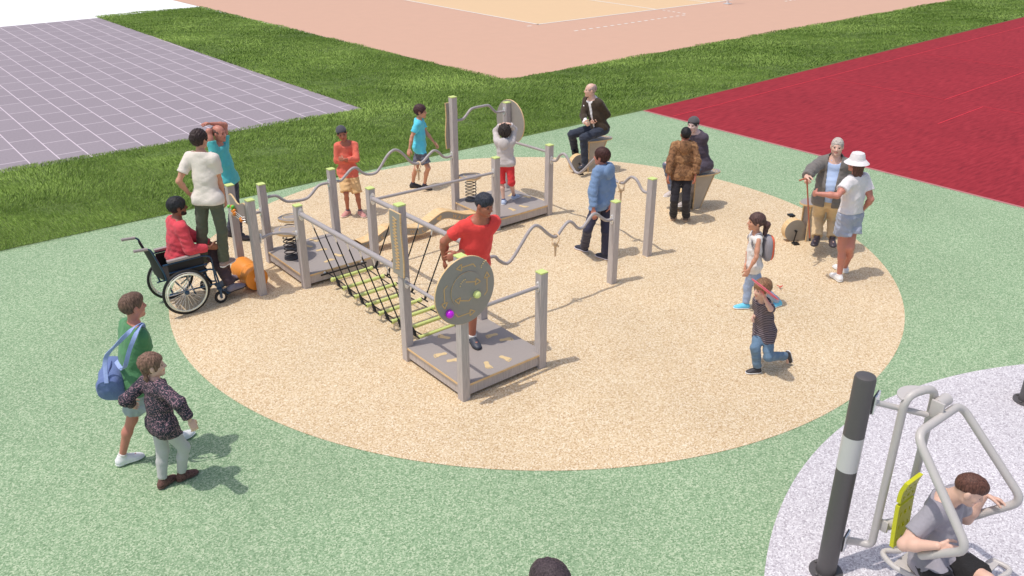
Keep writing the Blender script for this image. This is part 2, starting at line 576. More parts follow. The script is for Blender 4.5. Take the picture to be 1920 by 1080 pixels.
lawn_parts = [[(-45, 5.5), (-5.99, 5.2), (7.77, 5.05), (30.8, 5.98), (60, 6.6), (60, 10.5), (33.95, 10.25), (7.32, 9.82), (6.42, 29.7), (2.16, 29.2), (2.65, 9.46), (-5.19, 9.34), (-45, 9.05)]]
sheet('lawn', lawn_parts[0], -0.003, M['soil'])
N = 4600000
u = RNG.uniform(-17, 45, N)
w = RNG.uniform(5, 29.7, N)
ok = in_lawn(u, w)
u, w = u[ok], w[ok]
x, y = u * UX - w * UY, u * UY + w * UX
# keep what the camera (or one a step aside) can see, thinning with distance
cp, sn = math.cos(R(25.46)), math.sin(R(25.46))
dep = (y + 11.546) * cp + 5 * sn
sx = (x + 0.316) / dep
sy = ((y + 11.546) * sn - 5 * cp) / dep
ok = (np.abs(sx) < 0.70) & (sy < 0.38) & (RNG.uniform(0, 1, len(u)) < np.clip((13.0 / dep) ** 1.5, 0, 1) * 0.95)
u, w, x, y, dep = u[ok], w[ok], x[ok], y[ok], dep[ok]
n = len(u)
edge = np.minimum(np.abs(w - 5.13), 1)
clump = noise2(x * 0.6, y, 3.2, 9) * 0.5 + noise2(x, y, 9.0, 10) * 0.5
h = (0.026 + 0.007 * clump) * RNG.uniform(0.7, 1.25, n)
wd = 0.0052 * np.clip(dep / 13, 1, 3.2) * RNG.uniform(0.8, 1.3, n)
z0 = lawn_h(u, w)
a = RNG.uniform(0, 2 * math.pi, n)
la = noise2(x, y, 1.3, 12) * 2.2 + RNG.normal(0, 0.7, n)
lean = h * RNG.uniform(0.6, 2.0, n)
V = np.zeros((n, 3, 3), np.float32)
V[:, 0] = np.stack([x - np.cos(a) * wd, y - np.sin(a) * wd, z0 - 0.02], 1)
V[:, 1] = np.stack([x + np.cos(a) * wd, y + np.sin(a) * wd, z0 - 0.02], 1)
V[:, 2] = np.stack([x + np.cos(la) * lean, y + np.sin(la) * lean, z0 + h], 1)
me = bpy.data.meshes.new('grass')
me.vertices.add(n * 3)
me.vertices.foreach_set('co', V.ravel())
me.loops.add(n * 3)
me.loops.foreach_set('vertex_index', np.arange(n * 3, dtype=np.int32))
me.polygons.add(n)
me.polygons.foreach_set('loop_start', np.arange(0, n * 3, 3, dtype=np.int32))
shade = np.clip(0.5 + 0.15 * noise2(x * 0.5, y, 1.9, 21) + 0.10 * noise2(x * 0.5, y * 1.2, 6.0, 22) + RNG.normal(0, 0.10, n), 0, 1)
ca = me.color_attributes.new('tone', 'FLOAT_COLOR', 'POINT')
cc = np.ones((n, 3, 4), np.float32)
cc[:, :, :3] = shade[:, None, None]
ca.data.foreach_set('color', cc.ravel())
me.update()
nv = np.stack([np.cos(la) * 0.45 + RNG.normal(0, 0.2, n), np.sin(la) * 0.45 + RNG.normal(0, 0.2, n), np.ones(n)], 1)
nv /= np.linalg.norm(nv, axis=1)[:, None]
me.polygons.foreach_set('use_smooth', np.ones(n, bool))
me.normals_split_custom_set_from_vertices(np.repeat(nv, 3, 0).tolist())
gm = bpy.data.materials.new('grass_blades')
gm.use_nodes = True
nt = gm.node_tree
bs = nt.nodes['Principled BSDF']
bs.inputs['Roughness'].default_value = 0.6
bs.inputs['Specular IOR Level'].default_value = 0.2
at = nt.nodes.new('ShaderNodeAttribute')
at.attribute_name = 'tone'
cr = nt.nodes.new('ShaderNodeValToRGB')
cr.color_ramp.elements[0].position, cr.color_ramp.elements[1].position = 0.05, 0.95
cr.color_ramp.elements[0].color = (0.19, 0.33, 0.055, 1)
cr.color_ramp.elements[1].color = (0.53, 0.74, 0.20, 1)
nt.links.new(at.outputs['Fac'], cr.inputs['Fac'])
nt.links.new(cr.outputs['Color'], bs.inputs['Base Color'])
tl = nt.nodes.new('ShaderNodeBsdfTranslucent')
nt.links.new(cr.outputs['Color'], tl.inputs['Color'])
ms = nt.nodes.new('ShaderNodeMixShader')
ms.inputs[0].default_value = 0.35
nt.links.new(bs.outputs[0], ms.inputs[1])
nt.links.new(tl.outputs[0], ms.inputs[2])
nt.links.new(ms.outputs[0], nt.nodes['Material Output'].inputs['Surface'])
me.materials.append(gm)
go = bpy.data.objects.new('grass', me)
COL.objects.link(go)
tag(go, 'short green lawn grass between the paved plaza, the court and the rubber playground', 'grass', kind='stuff')


# ------------------------------------------------------------------ play equipment
PW = 0.049                     # half a post


def post(parent, u, w, h, z0=-0.02):
    b = MB().box(uw(u, w, (h + z0) / 2), (PW, PW, (h - z0) / 2 - 0.006), AX, 0.006)
    p = b.build('post', M['post'], parent)
    MB().box(uw(u, w, h - 0.006), (PW + 0.002, PW + 0.002, 0.008), AX, 0.003).build('cap', M['cap'], p)
    return p


def flange(parent, c, ax, r=0.05):
    mb = MB()
    c = Vector(c)
    side = EZ.cross(ax)
    ol = [(r * 0.62 * math.cos(t), r * 1.35 * math.sin(t)) for t in [2 * math.pi * i / 18 for i in range(18)]]
    mb.prism(ol, c, side, EZ, ax, 0.012)
    for s in (-1, 1):
        mb.lathe([(0.008, 0.010), (0.008, 0.019), (0.004, 0.022)], c + EZ * s * r, ax, 8)
    return mb.build('flange', M['steel'], parent)


def rail(parent, pts, r=0.021, name='rail', ends=True, sub=4, rawend=True):
    P = smooth_path(pts, sub) if len(pts) > 2 else [Vector(p) for p in pts]
    o = MB().tube(P, r, 12).build(name, M['tube'], parent)
    if ends:
        d0 = (P[1] - P[0])
        d1 = (P[-2] - P[-1])
        for p, d in ((P[0], d0), (P[-1], d1)):
            a = EU if abs(d.dot(EU)) > abs(d.dot(EW)) else EW
            a = a if d.dot(a) > 0 else -a
            flange(o, p + a * 0.0015, a, max(0.05, r * 1.9))
    return o


FOOT = [(-0.46, 0.0), (-0.44, 0.1), (-0.36, 0.15), (-0.2, 0.13), (0.0, 0.115), (0.18, 0.17), (0.27, 0.22), (0.33, 0.16), (0.34, 0.0), (0.31, -0.12), (0.22, -0.2), (0.05, -0.17), (-0.15, -0.13), (-0.34, -0.14), (-0.43, -0.09)]
TOES = [(0.42, 0.16, 0.072), (0.44, 0.05, 0.05), (0.42, -0.035, 0.045), (0.38, -0.11, 0.042), (0.32, -0.175, 0.04)]


def footprints(parent, lst, z):
    for i, (u, w, a, L) in enumerate(lst):
        s = max(0.17, min(L, 0.24))
        t = R(a)
        ex, ey = EU * math.cos(t) + EW * math.sin(t), -EU * math.sin(t) + EW * math.cos(t)
        sg = 1 if i % 2 else -1
        mb = MB()
        mb.prism([(x * s, y * s * sg * 1.15) for x, y in FOOT], uw(u, w, z), ex, ey, EZ, 0.003)
        for x, y, r in TOES:
            mb.prism([(x * s + r * s * math.cos(k), y * s * sg * 1.15 + r * s * math.sin(k)) for k in [2 * math.pi * j / 10 for j in range(10)]], uw(u, w, z), ex, ey, EZ, 0.003)
        mb.build('footprint', M['cream'], parent)


DZ = 0.18


def station(name, label, u0, u1, w0, w1, heights, group):
    cu_, cw_ = (u0 + u1) / 2, (w0 + w1) / 2
    root = empty(name, uw(cu_, cw_), label, 'play platform', group, TH)
    for (u, w), h in heights.items():
        post(root, u, w, h)
    # deck: grey face on a plywood board
    mb = MB()
    e = 0.038
    c = uw(cu_, cw_, DZ - 0.012)
    hx, hy = (u1 - u0) / 2 + e, (w1 - w0) / 2 + e
    mb.box(c, (hx, hy, 0.012), AX)
    mb.mid = 1
    mb.box(uw(cu_, cw_, DZ + 0.0015), (hx - 0.004, hy - 0.004, 0.0025), AX)
    d = mb.build('deck', [M['ply'], M['deck']], root)
    mb = MB()
    i = 0.018
    for s in (-1, 1):
        mb.box(uw(cu_ + s * (hx - i - 0.02), cw_, 0.097), (0.02, hy - i - 0.041, 0.058), AX)
        mb.box(uw(cu_, cw_ + s * (hy - i - 0.02), 0.097), (hx - i, 0.02, 0.058), AX)
    mb.build('skirt', M['post'], root)
    return root, d


GA = 'wooden decked platforms of the play trail'
A0, A1, A2, A3 = -3.03, -1.96, -2.41, -1.33
stA, dA = station('play_platform', 'square platform with cream footprints under the man in red, with a round grey ball panel', A0, A1, A2, A3, {(A0, A2): 1.66, (A0, A3): 1.89, (A1, A2): 1.18, (A1, A3): 1.18}, GA)
footprints(dA, FA, DZ + 0.004)
rail(stA, [uw(A0, A3 - PW, 0.99), uw(A0, A2 + PW, 0.99)])
rail(stA, [uw(A1 - PW, A2, 1.01), uw(A0 + PW, A2, 1.01)])
B0, B1, B2, B3 = -3.043, -1.96, 1.173, 2.28
stB, dB = station('play_platform', 'square platform beside the orange roller panel, carrying two spring steps', B0, B1, B2, B3, {(B0, B2): 1.18, (B0, B3): 1.18, (B1, B3): 1.18, (B1, B2): 1.18}, GA)
footprints(dB, FB, DZ + 0.004)
rail(stB, [uw(a, 2.28, b) for a, b in [(B0 + PW, 0.966)] + R67[1:-1] + [(B1 - PW, 0.968)]])
C0, C1, C2, C3 = 0.253, 1.343, 1.203, 2.285
stC, dC = station('play_platform', 'back platform with a tall post and round panel, under the child in red shorts', C0, C1, C2, C3, {(C0, C2): 1.18, (C0, C3): 1.91, (C1, C3): 1.66, (C1, C2): 1.18}, GA)
footprints(dC, FC, DZ + 0.004)
rail(stC, [uw(a, 2.285, b) for a, b in [(C0 + PW, 1.515)] + R9_10[1:-1] + [(C1 - PW, 1.516)]])
rail(stC, [uw(C1, C3 - PW, 1.02), uw(C1, C2 + PW, 1.05)])


# round rotary panels
def disc(parent, c, nrm, r=0.36, face=True):
    nrm = Vector(nrm)
    c = Vector(c)
    ex = EZ.cross(nrm)
    ey = EZ
    mb = MB()
    ring = [(r, -0.011), (r, 0.011)]
    mb.lathe([(r - 0.003, -0.011), (r, -0.008), (r, 0.008), (r - 0.003, 0.011)], c, nrm, 64, caps=False)
    mb.mid = 1
    mb.lathe([(0.0005, -0.0112), (r - 0.003, -0.011)], c, nrm, 64, caps=False)
    mb.lathe([(r - 0.003, 0.011), (0.0005, 0.0112)], c, nrm, 64, caps=False)
    o = mb.build('round_panel', [M['ply'], M['panel']], parent)
    if not face:
        return o

    def P(x, y, z=0.0115):
        return c + ex * x + ey * y + nrm * z
    # raised inner dial with a plywood rim
    mb = MB()
    q = P(0.012, 0.012)
    mb.lathe([(0.19, 0.0), (0.19, 0.010)], q, nrm, 48, caps=False)
    mb.mid = 1
    mb.lathe([(0.19, 0.010), (0.0005, 0.011)], q, nrm, 48, caps=False)
    mb.build('dial', [M['ply'], M['panel']], o)

    def arrow(pts, z):
        mb = MB()
        for a_, b_ in zip(pts[:-1], pts[1:]):
            a_, b_ = P(*a_, z), P(*b_, z)
            d = (b_ - a_).normalized()
            s = nrm.cross(d)
            mb.box((a_ + b_) / 2 + nrm * 0.0012, ((b_ - a_).length / 2, 0.006, 0.0014), (d, s, nrm))
        p, q = Vector(pts[-2]), Vector(pts[-1])
        d = (q - p).normalized()
        s = Vector((-d.y, d.x))
        tri = [q + s * 0.034, q - s * 0.034, q + d * 0.062]
        for i in range(3):
            a_, b_ = tri[i], tri[(i + 1) % 3]
            a_, b_ = P(a_.x, a_.y, z), P(b_.x, b_.y, z)
            dd = (b_ - a_).normalized()
            mb.box((a_ + b_) / 2 + nrm * 0.0016, ((b_ - a_).length / 2, 0.006, 0.0016), (dd, nrm.cross(dd), nrm))
        mb.build('arrow', M['tan'], o)
    arrow([(0.13, 0.225), (0.10, 0.265), (-0.04, 0.265)], 0.011)
    arrow([(-0.215, 0.12), (-0.255, 0.09), (-0.255, -0.06)], 0.011)
    arrow([(-0.13, -0.215), (-0.10, -0.26), (0.05, -0.26)], 0.011)
    arrow([(0.235, -0.12), (0.27, -0.085), (0.27, 0.07)], 0.011)
    arrow([(0.0, 0.10), (0.12, 0.07)], 0.022)
    arrow([(0.06, -0.09), (0.03, -0.115), (-0.08, -0.08)], 0.022)
    for pts, z in ([[(0.2, 0.2), (0.205, 0.222), (0.22, 0.235), (0.235, 0.252), (0.257, 0.258)], 0.0135], [[(-0.07, 0.075), (-0.06, 0.1), (-0.045, 0.115), (-0.03, 0.128), (-0.01, 0.132)], 0.0235]):
        mb = MB()
        for x, y in pts:
            mb.ball(P(x, y, z), 0.0085, 8)
        mb.build('dotted_track', M['cream'], o)
    MB().ball(P(-0.21, -0.185, 0.03), 0.043, 20).build('ball', M['purple'], o, label='purple ball')
    MB().ball(P(0.125, -0.07, 0.035), 0.041, 20).build('ball', M['limeball'], o, label='pale lime ball')
    return o


disc(stA, uw(-3.03, A2 - PW - 0.013, 1.30), -EW, 0.365)
disc(stC, uw(C1 + PW + 0.013, 2.262, 1.33), EU, 0.365, False)


# wavy-edged zigzag panels on the tall posts
def zig_panel(parent, c, nrm, front=True):
    nrm = Vector(nrm)
    ex = EZ.cross(nrm)
    L, R_ = [], []
    for i in range(21):
        t = i / 20
        z = -0.37 + 0.74 * t
        o_ = 0.012 * math.sin(t * 6.28)
        L.append((-0.112 + o_, z))
        R_.append((0.112 + o_, z))
    ol = L + R_[::-1]
    mb = MB().prism(ol, Vector(c), ex, EZ, nrm, 0.016)
    mb.mid = 1
    sh = [(x * 0.9, z * 0.985) for x, z in ol]
    mb.prism(sh, Vector(c) - nrm * 0.002, ex, EZ, nrm, 0.020)
    o = mb.build('side_panel', [M['ply'], M['panel']], parent)
    if front:
        mb = MB()
        pts = []
        for i in range(33):
            t = i / 32
            z = 0.30 - 0.60 * t
            pts.append(Vector(c) + ex * ((0.036 if i % 2 else -0.036) + 0.012 * math.sin((1 - t) * 6.28)) + EZ * z + nrm * 0.0195)
        for a_, b_ in zip(pts[:-1], pts[1:]):
            d = (b_ - a_).normalized()
            mb.box((a_ + b_) / 2, ((b_ - a_).length / 2 + 0.003, 0.0055, 0.003), (d, nrm.cross(d), nrm))
        mb.build('zigzag_groove', M['tan'], o)
    return o


zig_panel(stA, uw(A0 - PW - 0.002, A3, 1.45), -EU)
zig_panel(stC, uw(C0, C3 + PW + 0.002, 1.44), EW)

# single posts with wavy rails
GP = 'single square posts of the wavy rails'
GR = 'grey rails linking the posts of the play trail'
p13 = empty('play_post', uw(0.262, -1.335), 'lone grey post in front of the boy in the blue hoodie', 'post', GP, TH)
post(p13, 0.262, -1.335, 1.18)
p14 = empty('play_post', uw(1.343, -0.99), 'lone grey post to the right of the boy in the blue hoodie', 'post', GP, TH)
post(p14, 1.343, -0.99, 1.18)


def rail_thing(name, pts, label, r=0.021, sub=4):
    root = empty(name, (pts[0] + pts[-1]) / 2 * 1.0, label, 'rail', GR, 0)
    root.location.z = 0.0
    rail(root, pts, r, 'pipe', True, sub)
    return root


rail_thing('wavy_rail', [uw(a, -1.333, b) for a, b in [(A1 + PW, 0.955)] + R413[1:-1] + [(0.262 - PW, 0.935)]], 'wavy grey rail running right from behind the man in red to a lone post')
rail_thing('wavy_rail', [uw(1.343, a, b) for a, b in [(C2 - PW, 0.934)] + R1214[1:-1] + [(-0.99 + PW, 0.948)]], 'wavy grey rail passing behind the boy in the blue hoodie')
rail_thing('wavy_rail', [uw(a, 2.28, b) for a, b in [(B1 + PW, 0.971)] + R79[1:-1] + [(C0 - PW, 0.966)]], 'wavy grey rail in front of the boy with crossed arms')
rail_thing('straight_rail', [uw(B1 + PW, 1.19, 0.99), uw(C0 - PW, 1.2, 0.945)], 'straight grey rail above the curved balance beam')
rail_thing('straight_rail', [uw(-3.6 + PW, 1.29, 0.80), uw(-3.38, 1.275, 0.83), uw(-3.2, 1.22, 0.815), uw(B0 - PW, 1.173, 0.77)], 'short grey rail from the bead panel to the near platform corner post')
rail_thing('straight_rail', [uw(-3.56 + PW, 2.12, 0.79), uw(-3.4, 2.16, 0.80), uw(-3.2, 2.25, 0.79), uw(B0 - PW, 2.28, 0.775)], 'short grey rail behind the bead panel, to the far corner post')


# wooden ring-and-handle puzzles threaded on the wavy rails
def ring_handle(c, ax, label):
    c = Vector(c)
    ax = Vector(ax)
    root = empty('ring_handle', c, label, 'ring', 'wooden ring handles hanging on the wavy rails')
    side = EZ.cross(ax).normalized()
    pts = [c + side * (0.062 * math.cos(t)) + EZ * (0.062 * math.sin(t) - 0.038) + ax * 0.02 * math.sin(t) for t in [2 * math.pi * i / 24 for i in range(24)]]
    MB().tube(pts, 0.0105, 8, closed=True).build('ring', M['grip'], root)
    b = c - EZ * 0.1
    mb = MB()
    mb.ball(b - EZ * 0.015 + side * 0.0, 0.034, 12, rad=(1, 1, 0.8))
    mb.tube([b - side * 0.055 - EZ * 0.02, b + side * 0.055 - EZ * 0.02], 0.016, 8)
    mb.tube([b - EZ * 0.02, b - EZ * 0.175], lambda t: 0.017 - 0.003 * t, 10)
    mb.build('handle', M['grip'], root)
    return root


ring_handle(uw(-0.79, -1.333, 0.952), EU, 'wooden ring handle hanging at the dip of the rail right of the man in red')
ring_handle(uw(1.343, -0.40, 0.955), EW, 'wooden ring handle hanging just right of the blue hoodie')
ring_handle(uw(-0.45, 2.28, 0.962), EU, 'wooden ring handle hanging in front of the boy in turquoise')


# rope bridge
rb = empty('rope_bridge', uw(-2.5, -0.08), 'rope bridge of lime rungs on black ropes between two thick grey handrails', 'rope bridge', None, TH)
E1, E2 = A3 + PW, B2 - PW
rr1 = rail(rb, [uw(A0, E1, 1.10), uw(A0, E2, 1.062)], 0.034, 'handrail')
rr2 = rail(rb, [uw(A1, E1, 1.06), uw(A1, E2, 1.035)], 0.034, 'handrail')
NR = 8
rung_w = [0.87 - i * 0.301 for i in range(NR)]


def sag(w):
    t = (w - E1) / (E2 - E1)
    return 0.165 - 0.05 * math.sin(math.pi * t)


RU = (-2.80, -2.20)
for w in rung_w:
    mb = MB()
    mb.tube([uw(RU[0] - 0.015, w, sag(w)), uw(RU[1] + 0.015, w, sag(w))], 0.024, 12)
    for uu in RU:
        mb.lathe([(0.024, 0), (0.03, 0.006), (0.03, 0.03), (0.024, 0.036)], uw(uu - 0.018, w, sag(w)), EU, 12)
    mb.build('rung', M['lime'], rb)
for uu in (RU[0] + 0.055, RU[1] - 0.055):
    ws = [E2 + 0.02] + rung_w + [E1 - 0.02]
    MB().tube([uw(uu, w, (sag(w) if i not in (0, len(ws) - 1) else 0.15)) for i, w in enumerate(ws)], 0.008, 8).build('side_rope', M['rope'], rb)
MB().tube([uw(RU[0] - 0.05, E2 - 0.03, 0.145), uw(RU[1] + 0.05, E2 - 0.03, 0.145)], 0.012, 8).build('end_rope', M['rope'], rb)
MB().tube([uw(RU[0] - 0.05, E1 + 0.03, 0.145), uw(RU[1] + 0.05, E1 + 0.03, 0.145)], 0.012, 8).build('end_rope', M['rope'], rb)
for sgn, ur, ub in ((1, A0, RU[0] - 0.03), (-1, A1, RU[1] + 0.03)):
    for i in range(7):
        wt = (0.83 if sgn > 0 else 0.58) - i * 0.301
        wb = rung_w[i + 1] + 0.04 if sgn > 0 else rung_w[i] - 0.06
        zt = 1.035
        # steel hanger under the rail
        mb = MB()
        mb.tube([uw(ur, wt, zt), uw(ur + sgn * 0.012, wt, zt - 0.05), uw(ur + sgn * 0.02, wt, zt - 0.085)], 0.009, 8)
        mb.box(uw(ur, wt, zt + 0.006), (0.014, 0.016, 0.008), AX)
        mb.build('hanger', M['steel'], rb)
        a_, b_ = uw(ur + sgn * 0.02, wt, zt - 0.075), uw(ub, wb, sag(wb) + 0.015)
        d = (b_ - a_)
        mb = MB()
        mb.tube([a_, a_ + d * 0.9], 0.0085, 8)
        mb.tube([a_ + d * 0.86, a_ + d * 0.92, b_], lambda t: 0.012 + 0.010 * math.sin(min(1, t) * math.pi), 10)
        mb.tube([b_ + EW * 0.07, b_ - EW * 0.07], 0.009, 8)
        mb.build('hanging_rope', M['rope'], rb)
for uu in (-2.78, -2.42, -2.2):
    MB().lathe([(0.018, 0), (0.018, 0.02), (0.009, 0.026)], uw(uu, B2 - 0.04, 0.155), -EW, 10).build('bolt', M['steel'], rb)

# curved balance beam with engraved words
bb = empty('balance_beam', uw(-0.85, 1.72), 'curved plywood balance beam with WALK and hearts engraved on its grey side', 'balance beam', None, TH)
bp = [p for p in smooth_path([Vector((a, b, 0)) for a, b in [(-1.915, 0.205)] + BEAM[1:-2] + [(-0.02, 0.205), (0.2, 0.17)]], 3)]
H0 = 0.125
W0, W1 = 1.62, 1.82
mb = MB()
top = [(p.x, p.y) for p in bp]
bot = [(p.x, max(0.03, p.y - H0)) for p in bp]
# top walking strip
vs, fs = [], []
for (a, z) in top:
    vs += [uw(a, W0, z), uw(a, W1, z)]
for i in range(len(top) - 1):
    fs.append((2 * i, 2 * i + 1, 2 * i + 3, 2 * i + 2))
mb.add(vs, fs, True)
nb = len(vs)
vs, fs = [], []
for (a, z) in bot:
    vs += [uw(a, W0 + 0.02, z), uw(a, W1 - 0.02, z)]
for i in range(len(bot) - 1):
    fs.append((2 * i, 2 * i + 2, 2 * i + 3, 2 * i + 1))
mb.add(vs, fs, True)
walk = mb.build('walkway', M['ply'], bb)
for ww, sg, nm in ((W0, -1, 'side_board'), (W1, 1, 'side_board')):
    mb = MB()
    n_ = len(top)
    vs = [uw(a, ww, z) for a, z in top] + [uw(a, ww, z) for a, z in bot] + [uw(a, ww - sg * 0.018, z) for a, z in top] + [uw(a, ww - sg * 0.018, z) for a, z in bot]
    fs = []
    for i in range(n_ - 1):
        fs += [(i, i + 1, n_ + i + 1, n_ + i), (2 * n_ + i, 3 * n_ + i, 3 * n_ + i + 1, 2 * n_ + i + 1), (n_ + i, n_ + i + 1, 3 * n_ + i + 1, 3 * n_ + i)]
    mb.add(vs, fs)
    mb.mid = 1
    vs, fs = [], []
    for (a, z), (a2, z2) in zip(top, bot):
        vs += [uw(a, ww + sg * 0.002, z - 0.014), uw(a, ww + sg * 0.002, z2 + 0.014)]
    for i in range(n_ - 1):
        fs.append((2 * i, 2 * i + 2, 2 * i + 3, 2 * i + 1))
    mb.add(vs, fs)
    so = mb.build(nm, [M['ply'], M['panel']], bb)
    if sg < 0:
        def beam_at(a):
            for (a1, z1), (a2, z2) in zip(top[:-1], top[1:]):
                if a1 <= a <= a2:
                    t = (a - a1) / max(a2 - a1, 1e-6)
                    return z1 + (z2 - z1) * t, math.atan2(z2 - z1, a2 - a1)
            return 0.2, 0
        for ch, a in (('W', -1.83), ('A', -1.75), ('L', -1.67), ('K', -1.585), ('W', -1.02), ('A', -0.935), ('L', -0.855), ('K', -0.775), ('W', -0.22), ('A', -0.13), ('L', -0.05), ('K', 0.03)):
            z, an = beam_at(a)
            ex = EU * math.cos(an) + EZ * math.sin(an)
            ey = -EU * math.sin(an) + EZ * math.cos(an)
            v_, f_ = text_mesh(ch, 0.085, 0.0015)
            o0 = uw(a, ww - 0.004, z) - ey * 0.066
            MB().add([o0 + ex * p.x + ey * p.y - EW * p.z for p in v_], f_).build('letter', M['tan'], so)
        for a in (-1.3, -0.56):
            z, an = beam_at(a)
            ex = EU * math.cos(an) + EZ * math.sin(an)
            ey = -EU * math.sin(an) + EZ * math.cos(an)
            ht = []
            for i in range(28):
                t = 2 * math.pi * i / 28
                ht.append((0.0032 * 16 * math.sin(t) ** 3, 0.0026 * (13 * math.cos(t) - 5 * math.cos(2 * t) - 2 * math.cos(3 * t) - math.cos(4 * t))))
            MB().prism(ht, uw(a, ww - 0.0025, z) - ey * 0.062, ex, ey, -EW, 0.0035).build('heart', M['tan'], so)


# spring steps
def spring_step(u, w, z0, h, rad, label, tilt=(0, 0), seed=0):
    root = empty('spring_step', uw(u, w, z0), label, 'spring step', 'grey disc steps on coil springs')
    mb = MB()
    turns = 7
    n_ = turns * 18
    mb.tube([uw(u, w, z0) + Vector((0.088 * math.cos(t), 0.088 * math.sin(t), 0.012 + (h - 0.05) * i / n_)) for i, t in ((i, 2 * math.pi * i / 18) for i in range(n_ + 1))], 0.0075, 8)
    mb.lathe([(0.1, 0.0), (0.1, 0.014)], uw(u, w, z0 + 0.001), EZ, 24)
    mb.build('spring', M['springsteel'], root)
    r = random.Random(seed)
    ph = r.uniform(0, 6)
    ol = [((1 + 0.07 * math.sin(3 * t + ph) + 0.04 * math.sin(2 * t + ph * 2)) * rad * math.cos(t), (1 + 0.07 * math.sin(3 * t + ph) + 0.04 * math.sin(2 * t + ph * 2)) * rad * math.sin(t)) for t in [2 * math.pi * i / 48 for i in range(48)]]
    ezt = Vector((tilt[0], tilt[1], 1)).normalized()
    exx = (EU - ezt * EU.dot(ezt)).normalized()
    eyy = ezt.cross(exx)
    c = uw(u, w, z0 + h - 0.035)
    mb = MB().prism(ol, c, exx, eyy, ezt, 0.03)
    mb.mid = 1
    mb.prism([(x * 0.985, y * 0.985) for x, y in ol], c + ezt * 0.0301, exx, eyy, ezt, 0.004)
    d = mb.build('step_disc', [M['ply'], M['deck']], root)
    sh = [c + ezt * 0.036 + exx * x * 0.62 + eyy * y * (0.62 + 0.1 * math.sin(4 * i / 48 * 6.28)) for i, (x, y) in enumerate(ol)]
    MB().tube(sh, 0.006, 6, closed=True).build('engraved_loop', M['cream'], d)
    return root


spring_step(-2.93, 1.80, DZ + 0.005, 0.43, 0.19, 'near spring step on the platform behind the orange roller', (0.02, 0.0), 1)
spring_step(-2.75, 2.11, DZ + 0.005, 0.48, 0.165, 'far spring step, half hidden behind the nearer one by the corner post', (0, 0.03), 2)
spring_step(0.455, 2.13, DZ + 0.005, 0.43, 0.175, 'spring step on the back platform beside the tall post', (0, 0), 3)

# bead panel with an orange roller
ap = empty('activity_panel', uw(-3.58, 1.71), 'two posts holding a wavy bead board above an orange roller', 'activity panel', None, TH)
post(ap, -3.6, 1.345, 1.33)
post(ap, -3.56, 2.075, 1.33)
ol = []
for i in range(25):
    t = i / 24
    ol.append((1.40 + 0.62 * t, 1.185 + 0.035 * math.sin(t * 9.4 - 0.6) + 0.02 * t))
ol += [(2.02, 0.93), (1.40, 0.95)]
mb = MB().prism(ol, uw(-3.59, 0), EW, EZ, -EU, 0.02)
mb.mid = 1
mb.prism([(1.71 + (x - 1.71) * 0.965, 1.07 + (z - 1.07) * 0.93) for x, z in ol], uw(-3.588, 0), EW, EZ, -EU, 0.024)
bd = mb.build('bead_board', [M['ply'], M['deck']], ap)
for k, (w, z, m_) in enumerate([(1.97, 1.07, 'beadgreen'), (1.86, 1.10, 'beadorange'), (1.845, 1.075, 'beadgreen'), (1.83, 1.105, 'beadgreen'), (1.85, 1.04, 'beadorange'), (1.82, 1.035, 'beadorange'), (1.80, 1.06, 'beadorange'), (1.81, 1.01, 'beadorange'), (1.785, 1.03, 'beadorange'), (1.61, 1.0, 'beadorange'), (1.59, 0.985, 'beadorange')]):
    MB().ball(uw(-3.645, w, z), 0.025, 12).build('bead', M[m_], bd)
for z in (1.07, 1.04, 1.005):
    MB().tube([uw(-3.614, 2.0, z), uw(-3.645, 1.98, z), uw(-3.645, 1.55, z - 0.03), uw(-3.614, 1.53, z - 0.03)], 0.004, 6).build('bead_wire', M['steel'], bd)
mb = MB()
prof = [(0.05, 0.0), (0.148, 0.0), (0.155, 0.007), (0.155, 0.2), (0.151, 0.206), (0.151, 0.214), (0.155, 0.22), (0.155, 0.503), (0.148, 0.51), (0.05, 0.51)]
mb.lathe(prof, uw(-3.6, 1.45, 0.18), EW, 32)
ro = mb.build('roller', M['orange'], ap)
MB().lathe([(0.045, -0.055), (0.045, 0.006)], uw(-3.6, 1.45, 0.18), EW, 20).build('hub', M['steel'], ro)
MB().lathe([(0.045, 0.0), (0.045, 0.07)], uw(-3.6, 1.955, 0.18), EW, 20).build('hub', M['steel'], ro)


# pedal benches
M['beigeboard'] = mat('beige_laminate', (186, 174, 158), 0.55, var=0.06, vscale=14, k=1.0)


